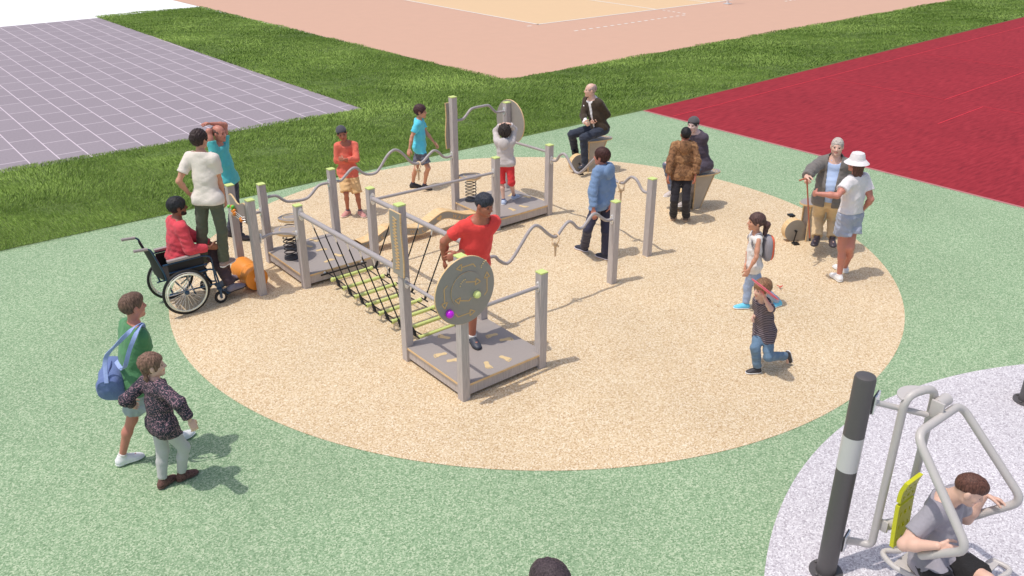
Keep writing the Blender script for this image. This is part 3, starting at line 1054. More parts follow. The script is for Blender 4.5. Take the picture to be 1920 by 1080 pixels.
def pedal_bench(x, y, yaw, label, crank):
    """yaw is where the drum points"""
    root = empty('pedal_bench', (x, y, 0), label, 'pedal bench', 'pedal benches along the edge of the circle', R(yaw))
    f = Vector((math.cos(R(yaw)), math.sin(R(yaw)), 0))
    s = Vector((-f.y, f.x, 0))
    o = Vector((x, y, 0))

    def P(a, b, z):
        return o + f * a + s * b + EZ * z
    prof = [(0.05, 0.0), (0.05, 0.565), (-0.32, 0.565), (-0.29, 0.51), (-0.07, 0.0)]
    mb = MB().prism(prof, P(0, -0.10, 0), f, EZ, s, 0.20)
    ped = mb.build('pedestal', M['deck'], root)
    for b in (-0.103, 0.085):
        mb = MB().prism(prof, P(0.004, b, 0.0), f, EZ, s, 0.018)
        mb.build('side_board', M['beigeboard'], ped)
    for b in (-0.107, 0.081):
        edge = [(0.056, 0.0), (0.056, 0.568), (-0.325, 0.568), (-0.296, 0.51), (-0.075, 0.0), (-0.09, 0.0), (-0.311, 0.51), (-0.34, 0.574), (0.068, 0.574), (0.068, 0.0)]
        MB().prism(edge, P(0, b, 0.001), f, EZ, s, 0.024).build('edge_strip', M['ply'], ped)
    ol = []
    for i in range(48):
        t = 2 * math.pi * i / 48
        r = 1 + 0.10 * math.cos(2 * t + 0.4) + 0.05 * math.sin(3 * t)
        ol.append((-0.14 + 0.30 * r * math.cos(t), 0.195 * r * math.sin(t)))
    mb = MB().prism(ol, P(0, 0, 0.574), f, s, EZ, 0.022)
    mb.mid = 1
    mb.prism([(-0.14 + (a + 0.14) * 0.985, b * 0.985) for a, b in ol], P(0, 0, 0.5962), f, s, EZ, 0.004)
    seat = mb.build('seat', [M['ply'], M['deck']], root)
    for q in (0.55, 0.8):
        pts = [P(-0.26 + (a + 0.14) * q * 0.5, b * q, 0.6) for a, b in ol]
        MB().tube(pts, 0.006, 6, closed=True).build('engraved_loop', M['cream'], seat)
    c = P(0.24, 0, 0.175)
    mb = MB().lathe([(0.17, -0.055), (0.17, 0.055)], c, s, 40, caps=False)
    mb.mid = 1
    mb.lathe([(0.17, 0.055), (0.155, 0.057), (0.001, 0.058)], c, s, 40, caps=False)
    mb.lathe([(0.001, -0.058), (0.155, -0.057), (0.17, -0.055)], c, s, 40, caps=False)
    dr = mb.build('drum', [M['ply'], M['panel']], root)
    mb = MB().box(P(0.16, 0, 0.10), (0.10, 0.05, 0.098), (f, s, EZ))
    mb.build('drum_foot', M['panel'], root)
    MB().lathe([(0.055, 0), (0.055, 0.008)], c - s * 0.059, -s, 20).build('hub', M['steel'], dr)
    ca = R(crank)
    for sg in (1, -1):
        dirv = (f * math.cos(ca) + EZ * math.sin(ca)) * sg
        h0 = c + s * sg * 0.10
        h1 = h0 + dirv * 0.17
        mb = MB().tube([c + s * sg * 0.06, h0], 0.016, 8)
        mb.tube([h0, h1], 0.011, 8)
        cr_ = mb.build('crank', M['black'], root)
        MB().box(h1 + s * sg * 0.06, (0.045, 0.05, 0.014), (f, s, EZ), 0.006).build('pedal', M['black'], cr_)
    return root


pedal_bench(1.13, 4.16, 207, 'pedal bench under the old person in the dark brown jacket', -80)
pedal_bench(2.72, 2.13, 207, 'pedal bench under the smiling person, behind the camouflage hoodie', -80)
pedal_bench(4.20, 0.72, 193, 'pedal bench behind the old person with the cane, its pedals free', -80)


# wheelchair
def wheelchair():
    a0, c0 = -4.55, 1.685                          # axle and centre line in playground axes
    root = empty('wheelchair', uw(a0, c0), 'blue framed wheelchair with black seat and spoked wheels, the red shirted man in it', 'wheelchair', None, TH)

    def P(a, b, z):
        return uw(a, b, z)
    for sg in (-1, 1):
        b = c0 + sg * 0.285
        c = P(a0, b, 0.30)
        tyre = MB()
        tyre.tube([c + EU * (0.283 * math.cos(t)) + EZ * (0.283 * math.sin(t)) for t in [2 * math.pi * i / 48 for i in range(48)]], 0.0175, 10, closed=True)
        wl = tyre.build('wheel', M['rubber'], root)
        MB().tube([c + EU * (0.262 * math.cos(t)) + EZ * (0.262 * math.sin(t)) for t in [2 * math.pi * i / 48 for i in range(48)]], 0.010, 8, closed=True).build('rim', M['chrome'], wl)
        MB().tube([c + EW * sg * 0.035 + EU * (0.245 * math.cos(t)) + EZ * (0.245 * math.sin(t)) for t in [2 * math.pi * i / 48 for i in range(48)]], 0.011, 8, closed=True).build('push_rim', M['rim'], wl)
        sp_ = MB()
        for i in range(28):
            t = 2 * math.pi * i / 28
            t2 = t + (0.5 if i % 2 else -0.5)
            sp_.tube([c + EW * (0.022 if i % 2 else -0.022) + EU * (0.028 * math.cos(t2)) + EZ * (0.028 * math.sin(t2)), c + EU * (0.258 * math.cos(t)) + EZ * (0.258 * math.sin(t))], 0.0022, 5)
        sp_.build('spokes', M['chrome'], wl)
        MB().lathe([(0.03, -0.03), (0.034, 0.0), (0.03, 0.03), (0.012, 0.04)], c, EW * sg, 16).build('hub', M['bluesteel'], wl)
        # side frame
        b2 = c0 + sg * 0.235
        fr = MB()
        fr.tube([P(-5.03, b2, 0.97), P(-4.87, b2, 0.955), P(-4.76, b2, 0.60), P(-4.74, b2, 0.46), P(-4.70, b2, 0.30)], 0.012, 8, bend=0.05)
        fr.tube([P(-4.74, b2, 0.49), P(-4.20, b2, 0.50), P(-4.14, b2, 0.47), P(-4.10, b2, 0.20)], 0.012, 8, bend=0.05)
        fr.tube([P(-4.76, b2, 0.70), P(-4.24, b2, 0.70), P(-4.16, b2, 0.66), P(-4.15, b2, 0.30), P(-4.05, b2, 0.11), P(-3.98, b2, 0.10)], 0.011, 8, bend=0.06)
        fr.tube([P(-4.74, b2, 0.30), P(-4.15, b2, 0.28)], 0.011, 8)
        fr.tube([P(-4.7, b2, 0.58), P(-4.22, b2, 0.58)], 0.009, 8)
        fr.tube([P(-4.14, b2, 0.28), P(-4.14, b2, 0.2)], 0.013, 8)
        fr.build('side_frame', M['bluesteel'], root)
        MB().tube([P(-5.06, b2, 0.972), P(-4.90, b2, 0.958)], 0.019, 12).build('push_grip', M['armpad'], root)
        MB().box(P(-4.50, b2, 0.735), (0.205, 0.028, 0.016), AX, 0.008).build('armrest', M['armpad'], root)
        MB().box(P(-4.48, b2 - sg * 0.012, 0.60), (0.22, 0.004, 0.09), AX).build('side_guard', M['seatfab'], root)
        cc = P(-4.12, c0 + sg * 0.25, 0.088)
        cw = MB()
        cw.tube([cc + EU * (0.066 * math.cos(t)) + EZ * (0.066 * math.sin(t)) for t in [2 * math.pi * i / 24 for i in range(24)]], 0.02, 8, closed=True)
        cs = cw.build('caster', M['rubber'], root)
        MB().lathe([(0.05, -0.012), (0.05, 0.012)], cc, EW, 16).build('hub', M['chrome'], cs)
        fk = MB()
        for q in (-0.026, 0.026):
            fk.box(cc + EW * q + EZ * 0.045, (0.014, 0.004, 0.055), AX)
        fk.box(cc + EZ * 0.105, (0.018, 0.03, 0.01), AX)
        fk.build('fork', M['bluesteel'], cs)
        MB().box(P(-3.96, c0 + sg * 0.12, 0.085), (0.075, 0.085, 0.008), (EU * 0.96 + EZ * 0.28, EW, EZ * 0.96 - EU * 0.28), 0.004).build('footplate', M['black'], root)
    bk = MB()
    ctr = [P(-4.755, c0, 0.50), P(-4.775, c0, 0.65), P(-4.82, c0, 0.80), P(-4.86, c0, 0.92)]
    vs, fs = [], []
    for p in ctr:
        for q in range(9):
            t = q / 8 * 2 - 1
            vs.append(p + EW * (0.225 * t) - EU * (0.035 * (1 - t * t)))
    for i in range(3):
        for q in range(8):
            fs.append((i * 9 + q, i * 9 + q + 1, i * 9 + 10 + q, i * 9 + 9 + q))
    n_ = len(vs)
    vs2 = [v - EU * 0.012 for v in vs]
    bk.add(vs, fs, True)
    bk.add(vs2, [f[::-1] for f in fs], True)
    bk.build('backrest', M['seatfab'], root)
    MB().box(P(-4.47, c0, 0.485), (0.25, 0.215, 0.022), AX, 0.012).build('seat', M['seatfab'], root)
    xb = MB()
    xb.tube([P(-4.45, c0 - 0.22, 0.47), P(-4.45, c0 + 0.22, 0.2)], 0.011, 8)
    xb.tube([P(-4.42, c0 + 0.22, 0.47), P(-4.42, c0 - 0.22, 0.2)], 0.011, 8)
    xb.tube([P(a0, c0 - 0.27, 0.30), P(a0, c0 + 0.27, 0.30)], 0.010, 8)
    xb.build('cross_brace', M['bluesteel'], root)
    return root


wheelchair()

# net post on the far court
npst = empty('net_post', uw(24.78, 15.9), 'grey net post standing on the far sports court', 'post')
MB().tube([uw(24.78, 15.9, 0), uw(24.78, 15.9, 2.3)], 0.06, 12).build('pole', M['steel'], npst)
MB().box(uw(24.78, 15.9, 0.02), (0.14, 0.14, 0.018), AX, 0.004).build('base_plate', M['steel'], npst)
MB().tube([uw(24.78, 15.9, 2.18), uw(24.78, 15.9, 2.28)], 0.07, 12).build('collar', M['dark'], npst)

# ------------------------------------------------------------------ chest press and its neighbour
MO = Vector((2.747, -6.378, 0))
MF, ML = Vector((0.617, -0.787, 0)), Vector((0.787, 0.617, 0))


def mp_(t, l, z):
    return MO + MF * t + ML * l + EZ * z


def machine_post(parent, c, h, band):
    c = Vector(c)
    mb = MB().lathe([(0.076, 0.0), (0.076, h - 0.03), (0.07, h - 0.01), (0.05, h)], c, EZ, 32)
    p = mb.build('pole', M['dark'], parent)
    if band:
        MB().lathe([(0.0775, band[0]), (0.0775, band[1])], c, EZ, 32, caps=False).build('pale_band', M['band'], p)
    mb = MB().lathe([(0.078, 0.016), (0.13, 0.016), (0.13, 0.0), (0.078, 0.0)], c, EZ, 28, caps=False)
    for i in range(4):
        a = i * math.pi / 2 + 0.5
        mb.lathe([(0.014, 0.016), (0.014, 0.03), (0.007, 0.034)], c + Vector((0.105 * math.cos(a), 0.105 * math.sin(a), 0)), EZ, 8)
    mb.build('base_flange', M['dark'], p)
    return p


cpm = empty('chest_press', (2.188, -6.315, 0), 'outdoor chest press with charcoal pole, pale grey tube arms and lime back pad', 'exercise machine')
machine_post(cpm, (2.188, -6.315, 0), 1.83, (1.02, 1.32))
pd_ = (mp_(-0.2, 0, 0) - Vector((2.188, -6.315, 0))).normalized()
pn = EZ.cross(pd_)
for z in (1.585, 0.30):
    q = Vector((2.188, -6.315, z)) + pd_ * 0.075
    mb = MB().tube([q, q + pd_ * 0.035], 0.024, 12)
    b_ = mb.build('bracket', M['dark'], cpm)
    n1 = Vector((0.80, -0.60, 0))
    n2 = EZ.cross(n1)
    MB().box(q + pd_ * 0.042, (0.005, 0.06, 0.075), (n1, n2, EZ), 0.003).build('plate', M['dark'], b_)
    MB().box(q + pd_ * 0.042 + n1 * 0.012, (0.005, 0.06, 0.075), (n1, n2, EZ), 0.003).build('plate', M['steel'], b_)
fr = MB()
q = Vector((2.188, -6.315, 1.585)) + pd_ * 0.115
fr.tube([q, mp_(-0.1, 0.03, 1.47)], 0.022, 14)
fr.build('top_pipe', M['lighttube'], cpm)
fr = MB()
q = Vector((2.188, -6.315, 0.30)) + pd_ * 0.115
fr.tube([q, mp_(-0.3, -0.2, 0.27), mp_(-0.2, -0.15, 0.27), mp_(-0.2, -0.15, 1.66), mp_(-0.12, 0.13, 1.66), mp_(-0.12, 0.13, 0.35), mp_(-0.05, 0.05, 0.3)], 0.030, 16, bend=0.12)
fr.build('upright_frame', M['lighttube'], cpm)
gs = MB()
a_, b_, c_ = mp_(-0.2, -0.15, 1.63), mp_(-0.12, 0.13, 1.63), Vector((2.188, -6.315, 1.60)) + pd_ * 0.14
gn = EZ
gs.prism([((b_ - a_).length * (0.42 + 0.52 * math.cos(t)), 0.135 * math.sin(t)) for t in [math.pi * i / 20 for i in range(21)]], a_ - EZ * 0.01, (b_ - a_).normalized(), EZ.cross((b_ - a_).normalized()), EZ, 0.008)
gs.build('gusset', M['lighttube'], cpm)
pv = MB()
pv.tube([mp_(-0.06, 0.06, 1.56), mp_(-0.06, 0.2, 1.56)], 0.045, 18)
pv.box(mp_(-0.05, 0.05, 1.53), (0.05, 0.012, 0.07), (MF, ML, EZ), 0.01)
pv.build('pivot', M['lighttube'], cpm)
for sg in (1, -1):
    pass
arm = MB()
arm.tube([mp_(0.25, -0.33, 0.60), mp_(0.55, -0.41, 0.90), mp_(0.0, -0.31, 1.5), mp_(0.0, 0.31, 1.5), mp_(0.55, 0.41, 0.90), mp_(0.25, 0.33, 0.60)], 0.031, 16, bend=0.10)
arm.build('press_arm', M['lighttube'], cpm)
for sg in (-1, 1):
    MB().tube([mp_(0.24, sg * 0.327, 0.59), mp_(0.34, sg * 0.354, 0.69)], 0.034, 16).build('handle_grip', M['lighttube'], cpm)
st = MB()
st.tube([mp_(-0.16, -0.09, 0.47), mp_(-0.08, 0.03, 0.49)], 0.042, 16)
st.box(mp_(-0.17, -0.12, 0.48), (0.05, 0.012, 0.05), (MF, ML, EZ), 0.008)
st.tube([mp_(-0.1, -0.02, 0.46), mp_(-0.02, -0.05, 0.28)], 0.028, 12)
st.build('seat_stem', M['lighttube'], cpm)
lp = MB()
lp.tube([mp_(0.0, -0.1, 0.33), mp_(-0.1, -0.22, 0.33), mp_(0.05, -0.30, 0.33), mp_(0.62, -0.22, 0.33), mp_(0.72, -0.05, 0.3), mp_(0.5, 0.2, 0.33), mp_(0.48, 0.32, 0.36), mp_(0.64, 0.34, 0.36), mp_(0.60, 0.12, 0.34)], 0.021, 12, bend=0.07)
lp.build('foot_loop', M['lighttube'], cpm)
MB().box(mp_(0.2, 0, 0.235), (0.2, 0.17, 0.018), (MF, ML, EZ), 0.01).build('seat', M['lighttube'], cpm)
MB().box(mp_(0.52, 0.24, 0.365), (0.03, 0.1, 0.008), (MF, ML, EZ), 0.003).build('footplate', M['lighttube'], cpm)
MB().tube([mp_(0.1, 0, 0.22), mp_(0.1, 0, -0.01)], 0.04, 14).build('seat_leg', M['lighttube'], cpm)
# perforated lime back pad: two slotted plates bent to the back
prof = [(-0.035, 0.36), (-0.05, 0.55), (-0.06, 0.74), (-0.06, 0.86), (-0.035, 0.96)]
pp = smooth_path([Vector((a, 0, b)) for a, b in prof], 5)
for i0, i1 in ((0, 10), (11, 20)):
    mb = MB()
    rows = pp[i0:i1 + 1]
    nc = 13
    vs = []
    for off in (0, 0.032):
        for r_ in rows:
            for cidx in range(nc):
                l = -0.15 + 0.21 * cidx / (nc - 1)
                vs.append(mp_(r_.x - off, l, r_.z))
    nr = len(rows)
    fs = []
    hole = lambda i, j: (i % 3 == 1) and j in (2, 5, 6, 9) and 0 < i < nr - 2
    for i in range(nr - 1):
        for j in range(nc - 1):
            if hole(i, j):
                continue
            a = i * nc + j
            fs.append((a, a + 1, a + nc + 1, a + nc))
            b = nr * nc + a
            fs.append((b, b + nc, b + nc + 1, b + 1))
    # walls round the outline and each slot
    cnt = {}
    for f in fs:
        for e in range(4):
            k = (f[e], f[(e + 1) % 4])
            cnt[k] = cnt.get(k, 0) + 1
    for (a, b) in list(cnt):
        if (b, a) not in cnt and a < nr * nc and b < nr * nc:
            fs.append((b, a, a + nr * nc, b + nr * nc))
    mb.add(vs, fs)
    mb.build('back_pad', M['limeback'], cpm)
mp2 = empty('exercise_post', (5.13, -3.83, 0), 'charcoal post with a bolted base flange at the right edge, cut by the frame', 'post')
machine_post(mp2, (5.13, -3.83, 0), 1.83, (1.02, 1.32))
# skeletons: every joint of every person in metres
POSES = {
 'bagman': {'pel': [-3.79, -4.785, 0.865], 'neck': [-3.68, -4.769, 1.4], 'head': [-3.673, -4.739, 1.576], 'H': 1.68, 'yaw': 45, 'pyaw': 45, 'hyaw': 45, 'hp': 0, 'ht': 0, 'build': 0.9, 'L': {'hip': [-3.852, -4.723, 0.865], 'sh': [-3.802, -4.656, 1.359], 'el': [-3.812, -4.805, 1.109], 'wr': [-3.816, -4.776, 0.867], 'hd': [-0.02, 0.119, -0.993], 'an': [-3.593, -4.572, 0.076], 'ft': [0.546, 0.838, 0.0], 'kn': [-3.605, -4.856, 0.489]}, 'R': {'hip': [-3.728, -4.847, 0.865], 'sh': [-3.574, -4.884, 1.359], 'el': [-3.618, -4.78, 1.105], 'wr': [-3.663, -4.728, 0.872], 'hd': [-0.186, 0.214, -0.959], 'an': [-3.989, -4.913, 0.076], 'ft': [0.781, 0.624, 0.0], 'kn': [-3.839, -4.861, 0.469]}},
 'girl': {'pel': [-3.387, -5.235, 0.674], 'neck': [-3.388, -5.217, 1.109], 'head': [-3.385, -5.197, 1.246], 'H': 1.34, 'yaw': 48, 'pyaw': 48, 'hyaw': 20, 'hp': 0, 'ht': 0, 'build': 0.88, 'L': {'hip': [-3.438, -5.188, 0.674], 'sh': [-3.483, -5.132, 1.076], 'el': [-3.631, -5.288, 0.955], 'wr': [-3.662, -5.147, 0.825], 'hd': [-0.158, 0.726, -0.669], 'an': [-3.489, -5.246, 0.06], 'ft': [0.435, 0.9, 0.0], 'kn': [-3.459, -5.187, 0.346]}, 'R': {'hip': [-3.335, -5.281, 0.674], 'sh': [-3.292, -5.304, 1.076], 'el': [-3.118, -5.428, 1.02], 'wr': [-3.057, -5.418, 0.835], 'hd': [0.313, 0.056, -0.948], 'an': [-3.351, -5.146, 0.06], 'ft': [0.718, 0.696, 0.0], 'kn': [-3.269, -5.168, 0.373]}},
 'wheelman': {'pel': [-4.549, -1.5, 0.638], 'neck': [-4.498, -1.5, 1.145], 'head': [-4.466, -1.47, 1.317], 'H': 1.76, 'yaw': 39, 'pyaw': 39, 'hyaw': 30, 'hp': 0, 'ht': 0, 'build': 1.0, 'L': {'hip': [-4.606, -1.429, 0.638], 'sh': [-4.608, -1.369, 1.101], 'el': [-4.4, -1.37, 0.898], 'wr': [-4.161, -1.337, 0.761], 'hd': [0.861, 0.119, -0.495], 'an': [-4.122, -1.096, 0.179], 'ft': [0.617, 0.787, 0.0], 'kn': [-4.111, -1.237, 0.659]}, 'R': {'hip': [-4.491, -1.571, 0.638], 'sh': [-4.396, -1.631, 1.101], 'el': [-4.334, -1.647, 0.817], 'wr': [-4.148, -1.478, 0.775], 'hd': [0.729, 0.664, -0.166], 'an': [-3.987, -1.353, 0.179], 'ft': [0.639, 0.769, 0.0], 'kn': [-4.199, -1.26, 0.579]}},
 'whiteshirt': {'pel': [-4.083, -1.435, 1.404], 'neck': [-4.1, -1.386, 1.974], 'head': [-4.111, -1.336, 2.133], 'H': 1.76, 'yaw': 78, 'pyaw': 78, 'hyaw': 65, 'hp': 0, 'ht': 0, 'build': 0.84, 'L': {'hip': [-4.172, -1.416, 1.404], 'sh': [-4.264, -1.355, 1.93], 'el': [-4.387, -1.495, 1.657], 'wr': [-4.336, -1.361, 1.446], 'hd': [0.2, 0.524, -0.828], 'an': [-4.305, -1.391, 0.539], 'ft': [-0.101, 0.995, 0.0], 'kn': [-4.236, -1.404, 0.978]}, 'R': {'hip': [-3.993, -1.454, 1.404], 'sh': [-3.934, -1.425, 1.93], 'el': [-3.928, -1.388, 1.642], 'wr': [-3.921, -1.331, 1.394], 'hd': [0.025, 0.221, -0.975], 'an': [-4.041, -1.352, 0.539], 'ft': [0.373, 0.928, 0.0], 'kn': [-3.987, -1.4, 0.977]}},
 'stretch': {'pel': [-4.549, 0.759, 0.924], 'neck': [-4.629, 0.759, 1.464], 'head': [-4.591, 0.759, 1.64], 'H': 1.76, 'yaw': -10, 'pyaw': -10, 'hyaw': -15, 'hp': 0, 'ht': 0, 'build': 0.94, 'L': {'hip': [-4.533, 0.85, 0.924], 'sh': [-4.593, 0.926, 1.421], 'el': [-4.57, 1.005, 1.699], 'wr': [-4.696, 0.796, 1.773], 'hd': [-0.494, -0.82, 0.288], 'an': [-4.652, 0.824, 0.079], 'ft': [1.0, 0.0, 0.0], 'kn': [-4.503, 0.709, 0.512]}, 'R': {'hip': [-4.565, 0.669, 0.924], 'sh': [-4.652, 0.593, 1.421], 'el': [-4.697, 0.651, 1.702], 'wr': [-4.694, 0.895, 1.627], 'hd': [0.01, 0.956, -0.293], 'an': [-4.512, 0.689, 0.079], 'ft': [0.995, -0.102, 0.0], 'kn': [-4.439, 0.601, 0.517]}},
 'crossed': {'pel': [-2.968, 1.797, 0.73], 'neck': [-2.957, 1.797, 1.201], 'head': [-3.001, 1.767, 1.365], 'H': 1.45, 'yaw': -80, 'pyaw': -80, 'hyaw': -75, 'hp': -10, 'ht': -12, 'build': 0.85, 'L': {'hip': [-2.894, 1.81, 0.73], 'sh': [-2.821, 1.821, 1.165], 'el': [-2.79, 1.68, 0.974], 'wr': [-2.962, 1.562, 1.001], 'hd': [-0.884, 0.467, -0.025], 'an': [-2.804, 1.737, 0.065], 'ft': [0.601, -0.799, 0.0], 'kn': [-2.823, 1.699, 0.374]}, 'R': {'hip': [-3.042, 1.784, 0.73], 'sh': [-3.095, 1.773, 1.165], 'el': [-3.111, 1.744, 0.928], 'wr': [-2.911, 1.679, 0.939], 'hd': [0.618, -0.709, 0.339], 'an': [-3.013, 1.762, 0.065], 'ft': [-0.406, -0.914, 0.0], 'kn': [-2.983, 1.603, 0.43]}},
 'tealboy': {'pel': [-1.929, 3.123, 0.765], 'neck': [-1.928, 3.123, 1.23], 'head': [-1.889, 3.123, 1.378], 'H': 1.43, 'yaw': -5, 'pyaw': -5, 'hyaw': -8, 'hp': 0, 'ht': 0, 'build': 0.88, 'L': {'hip': [-1.923, 3.197, 0.765], 'sh': [-1.916, 3.26, 1.194], 'el': [-1.818, 3.211, 0.985], 'wr': [-1.687, 3.178, 0.827], 'hd': [0.63, -0.161, -0.76], 'an': [-2.091, 3.143, 0.064], 'ft': [1.0, 0.0, 0.0], 'kn': [-2.009, 3.061, 0.368]}, 'R': {'hip': [-1.936, 3.049, 0.765], 'sh': [-1.94, 2.986, 1.194], 'el': [-2.036, 2.917, 0.989], 'wr': [-2.08, 2.854, 0.797], 'hd': [-0.213, -0.303, -0.929], 'an': [-1.875, 3.072, 0.064], 'ft': [0.824, -0.566, 0.0], 'kn': [-1.782, 2.956, 0.421]}},
 'armsup': {'pel': [-0.419, 1.852, 0.868], 'neck': [-0.435, 1.852, 1.238], 'head': [-0.429, 1.872, 1.362], 'H': 1.3, 'yaw': 80, 'pyaw': 80, 'hyaw': 80, 'hp': 10, 'ht': 0, 'build': 0.88, 'L': {'hip': [-0.486, 1.864, 0.868], 'sh': [-0.557, 1.874, 1.205], 'el': [-0.574, 2.053, 1.322], 'wr': [-0.495, 1.954, 1.461], 'hd': [0.651, -0.653, 0.388], 'an': [-0.453, 1.767, 0.238], 'ft': [0.115, 0.993, 0.0], 'kn': [-0.481, 1.831, 0.551]}, 'R': {'hip': [-0.353, 1.84, 0.868], 'sh': [-0.311, 1.83, 1.205], 'el': [-0.286, 1.962, 1.372], 'wr': [-0.35, 1.839, 1.5], 'hd': [-0.625, 0.775, -0.097], 'an': [-0.284, 2.025, 0.238], 'ft': [0.617, 0.787, 0.0], 'kn': [-0.325, 1.764, 0.56]}},
 'redman': {'pel': [-0.754, -2.826, 1.123], 'neck': [-0.666, -2.876, 1.679], 'head': [-0.61, -2.936, 1.877], 'H': 1.76, 'yaw': -66, 'pyaw': -50, 'hyaw': -38, 'hp': -12, 'ht': 0, 'build': 1.12, 'L': {'hip': [-0.684, -2.767, 1.123], 'sh': [-0.506, -2.797, 1.635], 'el': [-0.677, -2.894, 1.422], 'wr': [-0.904, -2.955, 1.322], 'hd': [-0.888, -0.237, -0.393], 'an': [-0.771, -2.886, 0.259], 'ft': [0.421, -0.907, 0.0], 'kn': [-0.744, -2.959, 0.741]}, 'R': {'hip': [-0.824, -2.884, 1.123], 'sh': [-0.84, -2.946, 1.635], 'el': [-1.051, -2.9, 1.441], 'wr': [-1.065, -2.813, 1.201], 'hd': [-0.056, 0.34, -0.939], 'an': [-0.961, -2.476, 0.317], 'ft': [0.282, -0.539, -0.794], 'kn': [-0.857, -2.852, 0.694]}},
 'oldback': {'pel': [1.3, 4.08, 0.822], 'neck': [1.15, 4.08, 1.367], 'head': [1.103, 4.06, 1.537], 'H': 1.74, 'yaw': 222, 'pyaw': 222, 'hyaw': 190, 'hp': 0, 'ht': 0, 'build': 1.0, 'L': {'hip': [1.36, 4.013, 0.822], 'sh': [1.273, 3.956, 1.325], 'el': [1.421, 4.038, 1.093], 'wr': [1.211, 4.022, 0.955], 'hd': [-0.51, -0.853, 0.11], 'an': [1.038, 3.853, 0.228], 'ft': [-0.616, -0.788, 0.0], 'kn': [0.99, 3.833, 0.711]}, 'R': {'hip': [1.239, 4.147, 0.822], 'sh': [1.05, 4.204, 1.325], 'el': [0.995, 4.078, 1.073], 'wr': [1.01, 3.842, 0.986], 'hd': [0.252, -0.966, 0.053], 'an': [0.906, 4.4, 0.218], 'ft': [-0.688, -0.725, 0.0], 'kn': [0.796, 4.144, 0.696]}},
 'smiler': {'pel': [2.797, 2.1, 0.746], 'neck': [2.66, 2.1, 1.283], 'head': [2.595, 2.07, 1.422], 'H': 1.7, 'yaw': 222, 'pyaw': 222, 'hyaw': 235, 'hp': -3, 'ht': 0, 'build': 1.0, 'L': {'hip': [2.856, 2.034, 0.746], 'sh': [2.779, 1.979, 1.242], 'el': [2.745, 2.086, 0.985], 'wr': [2.575, 1.99, 0.834], 'hd': [-0.689, -0.391, -0.61], 'an': [2.563, 1.996, 0.157], 'ft': [-0.857, -0.515, 0.0], 'kn': [2.527, 1.778, 0.739]}, 'R': {'hip': [2.737, 2.166, 0.746], 'sh': [2.561, 2.221, 1.242], 'el': [2.595, 2.303, 0.975], 'wr': [2.523, 2.126, 0.82], 'hd': [-0.291, -0.719, -0.632], 'an': [2.369, 2.154, 0.277], 'ft': [-0.78, -0.626, 0.0], 'kn': [2.262, 2.241, 0.702]}},
 'camo': {'pel': [2.365, 1.459, 0.805], 'neck': [2.356, 1.476, 1.293], 'head': [2.375, 1.506, 1.419], 'H': 1.5, 'yaw': 88, 'pyaw': 88, 'hyaw': 88, 'hp': 0, 'ht': 0, 'build': 0.9, 'L': {'hip': [2.287, 1.462, 0.805], 'sh': [2.213, 1.479, 1.255], 'el': [2.157, 1.417, 1.022], 'wr': [2.127, 1.355, 0.816], 'hd': [-0.137, -0.286, -0.948], 'an': [2.292, 1.534, 0.068], 'ft': [0.29, 0.957, 0.0], 'kn': [2.25, 1.328, 0.41]}, 'R': {'hip': [2.442, 1.456, 0.805], 'sh': [2.501, 1.469, 1.255], 'el': [2.558, 1.386, 1.029], 'wr': [2.544, 1.321, 0.822], 'hd': [-0.064, -0.298, -0.952], 'an': [2.491, 1.486, 0.068], 'ft': [0.302, 0.953, 0.0], 'kn': [2.429, 1.319, 0.413]}},
 'bluehood': {'pel': [0.957, 0.036, 0.846], 'neck': [0.958, 0.036, 1.366], 'head': [0.929, 0.036, 1.505], 'H': 1.6, 'yaw': 140, 'pyaw': 140, 'hyaw': 150, 'hp': 0, 'ht': 0, 'build': 0.9, 'L': {'hip': [0.903, -0.028, 0.846], 'sh': [0.859, -0.082, 1.326], 'el': [0.804, -0.167, 1.064], 'wr': [0.82, -0.251, 0.84], 'hd': [0.07, -0.351, -0.934], 'an': [0.757, 0.228, 0.072], 'ft': [-0.69, 0.724, 0.0], 'kn': [0.759, -0.152, 0.498]}, 'R': {'hip': [1.01, 0.1, 0.846], 'sh': [1.056, 0.154, 1.326], 'el': [1.09, 0.065, 1.08], 'wr': [1.068, -0.013, 0.862], 'hd': [-0.092, -0.333, -0.938], 'an': [1.045, -0.07, 0.072], 'ft': [-0.718, 0.696, 0.0], 'kn': [1.028, -0.061, 0.446]}},
 'backpack': {'pel': [2.73, -1.605, 0.602], 'neck': [2.718, -1.605, 1.008], 'head': [2.698, -1.605, 1.171], 'H': 1.25, 'yaw': 180, 'pyaw': 180, 'hyaw': 180, 'hp': 0, 'ht': 0, 'build': 0.85, 'L': {'hip': [2.73, -1.67, 0.602], 'sh': [2.719, -1.725, 0.977], 'el': [2.695, -1.804, 0.779], 'wr': [2.626, -1.801, 0.612], 'hd': [-0.381, 0.013, -0.925], 'an': [2.688, -1.651, 0.056], 'ft': [-1.0, 0.0, 0.0], 'kn': [2.69, -1.63, 0.301]}, 'R': {'hip': [2.73, -1.54, 0.602], 'sh': [2.719, -1.485, 0.977], 'el': [2.666, -1.551, 0.789], 'wr': [2.637, -1.616, 0.622], 'hd': [-0.16, -0.362, -0.918], 'an': [3.129, -1.582, 0.056], 'ft': [-0.879, -0.476, 0.0], 'kn': [2.818, -1.693, 0.339]}},
